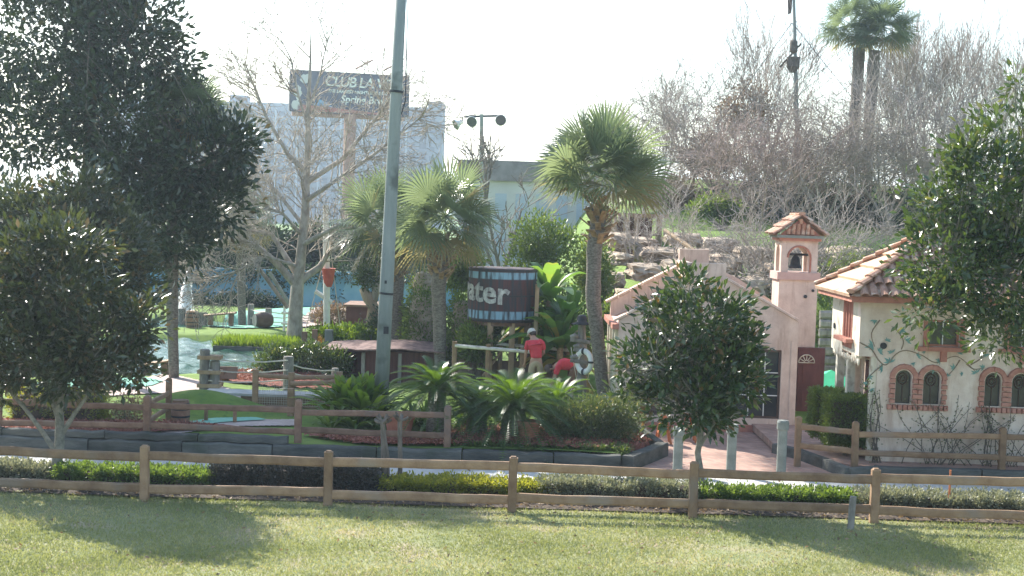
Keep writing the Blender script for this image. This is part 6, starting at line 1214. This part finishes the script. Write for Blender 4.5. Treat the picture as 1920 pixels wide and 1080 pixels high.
t = thing('hedge', 'dark shaded hedge at the foot of the blue wall behind the fountain', 'hedge', gpt(420, 64.5)); foliage('foliage', M['leaf_far'], [ell(px_, 568, 26, 18, 64.5, .6) for px_ in range(290, 520, 34)] + [ell(455, 562, 24, 16, 64.5, .6)], 7000, .16, t, seed=221, cr=.2, lo=.2)
for i, (px_, py_, rx, ry, Y_, lab) in enumerate(((330, 470, 80, 60, 71, 'dark evergreen behind the blue wall, leftmost of the row behind the fountain'), (250, 440, 90, 80, 73, 'dark evergreen behind the blue wall, mostly hidden by the magnolias'), (425, 455, 60, 55, 70, 'dark evergreen behind the blue wall above the slim palm trunk'), (505, 470, 55, 48, 70, 'dark evergreen behind the blue wall, left of the bare tree fork'), (585, 465, 55, 45, 71, 'dark evergreen behind the blue wall, directly behind the pale mast'), (665, 470, 60, 50, 70, 'dark evergreen behind the blue wall beside the twisted trunk'), (770, 480, 70, 55, 71, 'dark evergreen behind the ivy mounds'), (150, 420, 100, 90, 74, 'dark evergreen behind the olive-brown magnolia'), (30, 420, 110, 100, 74, 'dark evergreen at the far left edge behind the magnolias'))):
    b = gpt(px_, Y_); t = thing('evergreen_tree', lab, 'tree', b, 'trees behind the blue wall'); c = P(px_, py_, Y_); MB().tube([b - Vector((0, 0, .2)), b.lerp(c, .6), c], [.25, .2, .1], 7).build('trunk', M['bark'], t); rr = random.Random(i)
    foliage('crown', M['leaf_far'], [ell(px_ + rr.uniform(-.5, .5) * rx, py_ + rr.uniform(-.45, .5) * ry, rx * rr.uniform(.45, .65), ry * rr.uniform(.45, .65), Y_, dy=rr.uniform(-1, 1)) for _ in range(8)] + [ell(px_, py_ + ry * .7, rx * .8, ry * .5, Y_)], 6000, .25, t, seed=230 + i, cr=.35, lo=.3)
# ================================================================ ROCK HILL
rk = thing('rock_waterfall', 'terraced tan artificial rock face climbing the hill behind the pink building', 'rock face', gpt(1250, 44)); rg = random.Random(12)
def rock(c, sx, sy, sz, seed):
    bm = bmesh.new(); bmesh.ops.create_cube(bm, size=2); bmesh.ops.subdivide_edges(bm, edges=bm.edges, cuts=6, use_grid_fill=True); o_ = Vector((seed * 3.1, seed * 1.7, seed))
    for v in bm.verts:
        p = v.co.copy(); q = p.normalized() * 1.25; p = p.lerp(q, .45); n_ = noise.noise(p * 1.3 + o_) * .28 + noise.noise(p * 3.3 + o_) * .13 + noise.noise(p * 7 + o_) * .05; st = round(p.z * 2.5 + noise.noise(p + o_)) / 2.5 - p.z; p = p + p.normalized() * n_; p.x *= 1 + .12 * st; v.co = Vector((p.x * sx, p.y * sy, (p.z + st * .25) * sz)) + Vector(c) - WL[rk.name]
    me = bpy.data.meshes.new('ledge'); bm.to_mesh(me); bm.free(); me.materials.append(M['rock']); o = bpy.data.objects.new('ledge', me); finish(o, rk, WL[rk.name])
i = 0
for (px_, py_, w_, h_, Y_) in [(1150, 590, 40, 26, 43), (1210, 588, 45, 22, 43.5), (1180, 555, 42, 18, 45), (1235, 545, 48, 22, 45.5), (1150, 525, 30, 20, 46.5), (1205, 510, 44, 20, 47), (1270, 505, 50, 22, 47), (1160, 485, 34, 16, 49), (1230, 478, 52, 18, 49.5), (1300, 480, 50, 20, 49), (1350, 495, 50, 24, 48), (1190, 455, 60, 14, 52), (1280, 450, 50, 16, 52), (1345, 460, 52, 18, 51.5), (1410, 480, 52, 22, 49.5), (1160, 450, 34, 18, 51), (1500, 480, 60, 20, 51), (1590, 480, 60, 22, 52), (1560, 520, 50, 26, 49), (1460, 520, 50, 30, 47), (1130, 560, 26, 40, 46), (1680, 490, 60, 24, 52), (1300, 540, 60, 30, 45), (1390, 540, 60, 30, 45.5)]:
    s_ = Y_ / F; c = P(px_, py_, Y_); rock(c, w_ * s_ * .62, 1.0 + rg.random() * .5, h_ * s_ * .72, i + 1); i += 1
t = thing('timber_shelter', 'dark open timber shelter under the bare branches at the top of the rock face', 'shelter', gpt(1200, 54)); sx0, sx1 = X(1150, 53.5, 4), X(1235, 53.5, 4); zs0 = P(1200, 452, 53.5).z; zs1 = P(1200, 408, 53.5).z
for xx in (sx0, sx0 + .45, (sx0 + sx1) / 2, sx1): MB().beam((xx, 53.5, zs0 - .8), (xx, 53.5, zs1), .2, .2).build('post', M['wood_tan'], t)
MB().bb((sx0 - .3, 53.2, zs1), (sx1 + .3, 56.5, zs1 + .15)).build('roof', M['wood'], t); MB().bb((sx0, 56.2, zs0 - .8), (sx1, 56.4, zs1)).build('back_wall', M['maroon'], t); MB().beam((sx0, 53.4, zs0 + .3), (sx1, 53.4, zs0 + .25), .08, .08).build('rail', M['wood_tan'], t)
a_ = P(1246, 432, 47.5); b_ = P(1316, 478, 45.5); o = MB().tube([a_, b_], .07, 7).build('handrail_log', M['wood_tan'], origin=b_); tag(o, 'pale log handrail slanting down the rock face', 'handrail')
# dark foliage on the hill
for i, (px_, py_, rx, ry, Y_, lab, m_) in enumerate(((1560, 610, 36, 44, 44, 'bright ivy-leaved shrub seen between the bell tower and the house', 'leaf_ivy'), (1590, 500, 50, 40, 47, 'dark leafy shrub behind the belfry opening', 'leaf_box'), (1440, 360, 40, 26, 72, 'dark shrub in the deep shade of the hill above the lawn patch', 'leaf_far'), (1530, 360, 60, 34, 74, 'dark wide shrub on the hill under the flagpole', 'leaf_far'), (1330, 290, 48, 40, 73, 'reddish-brown rounded shrub on the left shoulder of the hill', 'leaf_dry'), (1620, 370, 60, 34, 74, 'dark shrub on the hill below the twin palms', 'leaf_far'), (1345, 390, 44, 16, 62, 'low green shrub on the hill above the rock face', 'leaf_ivy'), (1690, 400, 60, 50, 66, 'dark shrub on the hill behind the glossy magnolia', 'leaf_far'), (1150, 600, 12, 30, 38, 'small green shrub at the left corner of the pink building', 'leaf_ivy'), (1400, 200, 50, 56, 76, 'brownish shaggy palm-like shrub high on the hill', 'leaf_dry'), (1820, 400, 90, 60, 66, 'dark shrub on the right end of the hill', 'leaf_far'), (1390, 372, 60, 24, 68, 'dark shrub on the hill just above the rock face, left of the deep shade', 'leaf_far'), (1480, 378, 60, 22, 67, 'dark shrub bordering the top of the hill lawn patch', 'leaf_far'), (1580, 384, 60, 24, 67, 'dark shrub at the right end of the hill lawn patch', 'leaf_far'), (1260, 360, 50, 30, 70, 'brownish shrub on the hill above the timber shelter', 'leaf_dry'))):
    shrub('hill_shrub', lab, 'shrub', gpt(px_, Y_), [ell(px_, py_, rx, ry, Y_), ell(px_ - rx * .6, py_ + ry * .3, rx * .6, ry * .6, Y_), ell(px_ + rx * .6, py_ + ry * .4, rx * .6, ry * .55, Y_)], 3600, .19 if Y_ > 50 else .09, M[m_], 250 + i, 'shrubs on the hill', cr=.25)
# bare trees of the hill: three models, then copies
def place(ld): return gpt(*ld)
A0 = bare_tree('bare_hill_tree', 'leafless twiggy tree directly behind the large cabbage palm head', gpt(1200, 70), 5.4, 301, 6, .75, (8, 6, 5), .75, .03, .055, M['twig'], 'bare trees on the hill', rmin=.012, trunk=.1)
B0 = bare_tree('bare_hill_tree', 'leafless reddish twiggy tree above the chimney of the pink building', gpt(1350, 66), 4.4, 302, 6, .85, (8, 6, 5), .8, .02, .055, M['twig_red'], 'bare trees on the hill', rmin=.012, trunk=.1)
C0 = bare_tree('bare_hill_tree', 'tall leafless upright tree right of the twin palms', gpt(1740, 72), 6.6, 303, 6, .45, (9, 6, 4), .42, .12, .055, M['twig'], 'bare trees on the hill', rmin=.012, trunk=.1)
for i, (src, px_, Y_, s_, rz, lab) in enumerate(((A0, 1290, 74, 1.0, 1, 'leafless tree to the left of the brown shaggy shrub'), (C0, 1420, 76, .95, 2, 'tall leafless tree immediately left of the flagpole'), (B0, 1475, 64, 1.0, 3, 'reddish leafless tree directly below the flagpole crow nest'), (B0, 1560, 66, .85, 5, 'reddish leafless tree just left of the twin palm trunks'), (C0, 1840, 74, .95, 6, 'tall leafless tree above the glossy magnolia near the right edge'), (C0, 1690, 76, .85, .5, 'tall leafless tree just right of the twin palms, set farther back'), (A0, 1660, 62, 1.1, 2.5, 'leafless tree above the ridge of the cream house roof'), (B0, 1420, 60, .9, 4.4, 'reddish leafless tree left of the bell tower roof'), (A0, 1540, 60, .95, 3.7, 'leafless tree right of the bell tower roof'), (C0, 1900, 80, .8, 1.7, 'leafless tree at the extreme right edge of the hill'), (A0, 1130, 74, .85, 5.2, 'small leafless tree peeping over the left side of the cabbage palm head'), (A0, 1750, 64, 1.0, 1.9, 'leafless tree behind the upper edge of the glossy magnolia'))):
    copy_tree(src, gpt(px_, Y_), lab, rz, s_)
D0 = bare_tree('bare_branching_tree', 'leafless tree arching over the rock face just behind the pink building', gpt(1400, 46), 4.4, 304, 5, 1.0, (7, 5, 4), .7, .02, .08, M['twig'], 'bare trees at the rock face', rmin=.009, trunk=.25, wob=.2)
for px_, Y_, s_, rz, lab in ((1240, 49, .9, 2, 'leafless arching tree on the rocks left of the chimney'), (1450, 47, 1.0, 4, 'leafless arching tree immediately left of the bell tower'), (1590, 48, 1.0, 1, 'leafless arching tree between the bell tower and the cream house roof')): copy_tree(D0, gpt(px_, Y_), lab, rz, s_)
t2 = bare_tree('bare_tree', 'small leafless tree in front of the triple floodlight pole', gpt(880, 80), 8.2, 305, 2, .3, (5, 4, 3), .6, .06, .12, M['bark'], rmin=.03, trunk=.55)
t2 = bare_tree('bare_tree', 'dark leafless tree in front of the pale building right of the floodlights', gpt(945, 60), 5.6, 306, 3, .4, (5, 4, 3), .7, .03, .1, M['bark'], rmin=.022, trunk=.3)
# ================================================================ FAR THINGS
Yg = 74; b = gpt(1487, Yg); t = thing('flagpole', 'tall rigged flagpole like a ship mast with a crow nest high on the hill', 'flagpole', b); tp = P(1488, -30, Yg); MB().tube([b, b.lerp(tp, .5), tp], [.14, .11, .07], 8).build('pole', M['pole'], t)
c = P(1487, 118, Yg); MB().lathe([(.16, c.z - .5), (.34, c.z - .2), (.36, c.z + .3), (.16, c.z + .32)], (c.x, c.y, 0), 12).build('crow_nest', M['bark'], t); MB().lathe([(.13, c.z + .5), (.22, c.z + .6), (.2, c.z + 1.1), (.12, c.z + 1.2)], (c.x, c.y, 0), 10).build('furled_sail', M['bark'], t); MB().beam(P(1462, 126, Yg), P(1502, 82, Yg), .1, .1).build('yard', M['bark'], t)
f0 = P(1486, -5, Yg); MB().slab([f0, f0 + Vector((-.25, 0, -.05)), f0 + Vector((-.2, 0, -.9)), f0 + Vector((-.02, 0, -.8))], (0, .03, 0)).build('flag', M['frame_dark'], t)
for dx in (-6.5, 5.5): MB().tube([tp + Vector((0, 0, -2)), Vector((b.x + dx, b.y - 3, b.z + .4))], .02, 3).build('stay', M['iron'], t)
Yl = 92; b = gpt(903, Yl); b.z = .2; tp = P(903, 214, Yl); t = thing('floodlight_pole', 'grey pole with a crossbar carrying three floodlights', 'floodlight', b); MB().tube([b, tp], [.17, .12], 10).build('pole', M['pole'], t); MB().beam(P(870, 219, Yl), P(938, 217, Yl), .14, .14).build('crossbar', M['iron'], t)
for px_, py_, d in ((862, 230, (-.8, -.4, -.45)), (888, 226, (-.3, -.9, -.3)), (938, 225, (.1, -1, -.1))):
    a_ = P(px_, py_, Yl); d = Vector(d).normalized(); a_ = a_ - d * .2; o = MB().tube([a_, a_ + d * .25, a_ + d * .5, a_ + d * .55], [.12, .2, .36, .38], 14).build('floodlight', M['white'], t, smooth=True); MB().tube([a_ + d * .551, a_ + d * .57], .34, 14).build('lens', M['glass'], o)
    MB().tube([a_, Vector((a_.x, a_.y, P(px_, 218, Yl).z))], .04, 5).build('bracket', M['iron'], t)
# pale warehouse
Ya = 112; x0, x1 = X(862, Ya, 6), X(1220, Ya, 6); zt_ = P(960, 302, Ya).z; wh = thing('pale_building', 'pale flat-roofed building with a dark roof edge behind the palms', 'building', ((x0 + x1) / 2, Ya, 0))
M['pale'] = mat('pale_panel', (.46, .45, .44), (.55, .54, .53), .3, .9); M['paleblue'] = mat('pale_blue_panel', (.34, .40, .48), (.40, .46, .54), .3, .9); M['darkroof'] = mat('dark_roof_edge', (.14, .12, .12), (.22, .2, .2), 1, .9)
MB().bb((x0, Ya, -.5), (x1, Ya + 14, zt_ - 1.6)).build('walls', M['pale'], wh); MB().bb((x0 - .2, Ya - .4, zt_ - 1.6), (x1 + .2, Ya + 14.2, zt_)).build('roof_parapet', M['darkroof'], wh)
for k in range(9):
    xx = x0 + 1.2 + k * 1.62; MB().bb((xx, Ya - .05, 1), (xx + .9, Ya - .003, zt_ - 2.6)).build('wall_panel', M['paleblue'], wh)
# billboard
Y1, Y2 = 165.0, 169.0; TL, TR, BL, BR = P(546, 131, Y1), P(766, 142, Y2), P(543, 207, Y1), P(764, 209, Y2); TL = Vector(TL); 
ex_ = (TR - TL).normalized(); hb_ = (TL - BL).length; bb_ = thing('billboard', 'large dark advertising billboard on a single rusty column in front of the hotel', 'billboard', (P(650, 300, Y1).x, Y1 + 2, -.5))
wB = (TR - TL).length; up_ = Vector((0, 0, 1)); ex_.z = 0; ex_.normalize(); nn_ = Vector((ex_.y, -ex_.x, 0)); BL = Vector((TL.x, TL.y, TL.z - hb_)); 
def bp_(u, v, o=0): return BL + ex_ * (u * wB) + up_ * (v * hb_) + nn_ * o
MB().slab([bp_(0, 0), bp_(1, 0), bp_(1, 1), bp_(0, 1)], -nn_ * .5).build('panel', mat('billboard_navy', (.03, .04, .075), (.07, .075, .11), .3, .6), bb_)
for a_, b_, c_, d_ in ((-.01, -.015, 1.01, 0), (-.01, 1, 1.01, 1.015), (-.01, 0, 0, 1), (1, 0, 1.01, 1)): MB().slab([bp_(a_, b_, .1), bp_(c_, b_, .1), bp_(c_, d_, .1), bp_(a_, d_, .1)], -nn_ * .7).build('frame', M['iron'], bb_)
for s_, sz, u, v, sp, m_ in (('CLUB LA VELA', 1.95, .28, .66, .9, M['white']), ('THE LARGEST NIGHTCLUB IN THE USA', .68, .31, .5, .98, M['white']), ('Spring Break!', 1.35, .42, .27, 1, M['white'])):
    me = text(s_, sz, .03 if sz > 1 else .02, .01, .15, sp); xm = max(v_.co.x for v_ in me.vertices); k_ = {1.95: .69, .68: .62, 1.35: .46}[sz] * wB / xm; text_obj(me, 'lettering', lambda c, k_=k_, u=u, v=v: bp_(u, v, .03) + ex_ * c.x * k_ + up_ * c.y * (1.0 if k_ > 1 else k_) + nn_ * c.z, m_, bb_)
def patch(nm, pts, m, o=.02): MB().slab([bp_(u, v, o) for u, v in pts], nn_ * .01).build(nm, m, bb_)
def bl_(cx, cy, rx, ry, sd, n=16): 
    r_ = random.Random(sd); return [(cx + rx * math.cos(6.283 * k / n) * r_.uniform(.7, 1.1), cy + ry * math.sin(6.283 * k / n) * r_.uniform(.7, 1.1)) for k in range(n)]
patch('pale_figure', bl_(.12, .8, .05, .14, 1), M['pale']); patch('pale_figure', bl_(.06, .45, .035, .2, 2), M['pale']); patch('pale_figure', bl_(.045, .14, .04, .14, 3), M['pale'])
patch('red_band', [(0.06, 0.0), (.95, .0), (.95, .07), (.7, .05), (.5, .09), (.3, .14), (.06, .16)], mat('billboard_red', (.35, .1, .08), (.45, .2, .15), 1, .7)); patch('blue_shape', [(.18, .16), (.36, .13), (.3, .24), (.24, .32)], mat('billboard_blue', (.15, .28, .5), (.2, .35, .55), 1, .7), .04)
cx_ = P(650, 300, Y1).x; MB().tube([(cx_, Y1 + 2.4, -1), (cx_, Y1 + 2.4, bp_(.5, -.02).z)], .72, 18).build('column', M['rust'], bb_); MB().beam(bp_(.02, -.06, -.6), bp_(.98, -.06, -.6), .5, .6).build('catwalk', M['rust'], bb_)
for u in (.62, .86): a_ = bp_(u, 1, .1); MB().tube([a_, a_ + up_ * 1.0], .07, 5).build('lamp_arm', M['iron'], bb_); MB().beam(a_ + up_ * .55 - ex_ * 1.1, a_ + up_ * 1.7 + ex_ * .9, .5, .22).build('lamp', M['rust'], bb_)
# hotel
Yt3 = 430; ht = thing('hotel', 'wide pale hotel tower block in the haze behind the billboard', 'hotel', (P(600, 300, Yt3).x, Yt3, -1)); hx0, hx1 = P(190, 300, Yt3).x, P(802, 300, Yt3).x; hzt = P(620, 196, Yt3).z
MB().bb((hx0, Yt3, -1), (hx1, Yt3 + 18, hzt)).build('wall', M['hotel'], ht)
tx0, tx1 = P(798, 300, Yt3 - 3).x, P(827, 300, Yt3 - 3).x; MB().bb((tx0 + .3, Yt3 - 3, -1), (tx1, Yt3 + 15, P(812, 192, Yt3).z)).build('stair_tower', M['hotel'], ht)
for p0, p1, yt in ((430, 460, 178), (755, 800, 203), (560, 640, 190)): MB().bb((P(p0, 200, Yt3 + 4).x, Yt3 + 4, hzt - .5), (P(p1, 200, Yt3 + 4).x, Yt3 + 12, P((p0 + p1) / 2, yt, Yt3 + 4).z)).build('roof_house', M['hotel'], ht)
fl = 2.85; nfl = int((hzt - 2) / fl); nb = int((hx1 - hx0) / 3.3); bwid = (hx1 - hx0) / nb; wmesh = None; cnt = 0; Vr = []; Fr = []
M['pier'] = mat('hotel_pier', (.28, .33, .38), (.34, .39, .44), .1, .8)
for k in range(0, nb + 1, 2): MB().bb((hx0 + k * bwid - .25, Yt3 - 1.2, -1), (hx0 + k * bwid + .25, Yt3 - .003, hzt - 1.5)).build('pier', M['pier'], ht)
for j in range(nfl): MB().bb((hx0, Yt3 - .9, hzt - 2.2 - j * fl - fl + .05), (hx1, Yt3 - .004, hzt - 2.2 - j * fl - fl + 1.0)).build('balcony_band', M['pier'] if 0 else M['hotel'], ht)
bx0 = MB()
for j in range(nfl):
    for k in range(nb):
        cxw = hx0 + (k + .5) * bwid; z0 = hzt - 2.2 - j * fl - fl + .95; px_ = 960 + cxw / Yt3 * F
        if px_ > 640 and px_ < 795 and j < 7 and cnt < 100:
            if wmesh is None:
                o = MB().bb((cxw - 1.0, Yt3 - .06, z0), (cxw + 1.0, Yt3 - .008, z0 + 1.6)).build('window', M['hotel_glass'], ht); wmesh = o; w0 = (cxw, z0)
            else:
                o = wmesh.copy(); col.objects.link(o); o.parent = ht; o.location = (cxw - w0[0], 0, z0 - w0[1])
            cnt += 1
        else: bx0.bb((cxw - 1.0, Yt3 - .06, z0), (cxw + 1.0, Yt3 - .008, z0 + 1.6))
o = bx0.build('windows', M['hotel_glass'], ht, fixn=False); o['kind'] = 'stuff'
for j in range(nfl): MB().bb((tx0 + 1, Yt3 - 3.08, 2 + j * fl), (tx0 + 2.6, Yt3 - 3.003, 3.5 + j * fl)).build('window', M['hotel_glass'], ht)
# ================================================================ HAZE
hm = bpy.data.materials.new('haze'); hm.use_nodes = True; nt = hm.node_tree; nt.nodes.clear(); out = _n(nt, 'ShaderNodeOutputMaterial'); pv = _n(nt, 'ShaderNodeVolumePrincipled'); pv.inputs['Density'].default_value = HAZE; pv.inputs['Color'].default_value = (.70, .85, 1, 1); pv.inputs['Anisotropy'].default_value = .5
nt.links.new(pv.outputs[0], out.inputs['Volume']); o = MB().bb((-1600, -45, -2), (1600, 2700, 62)).build('haze', hm); o['kind'] = 'stuff'
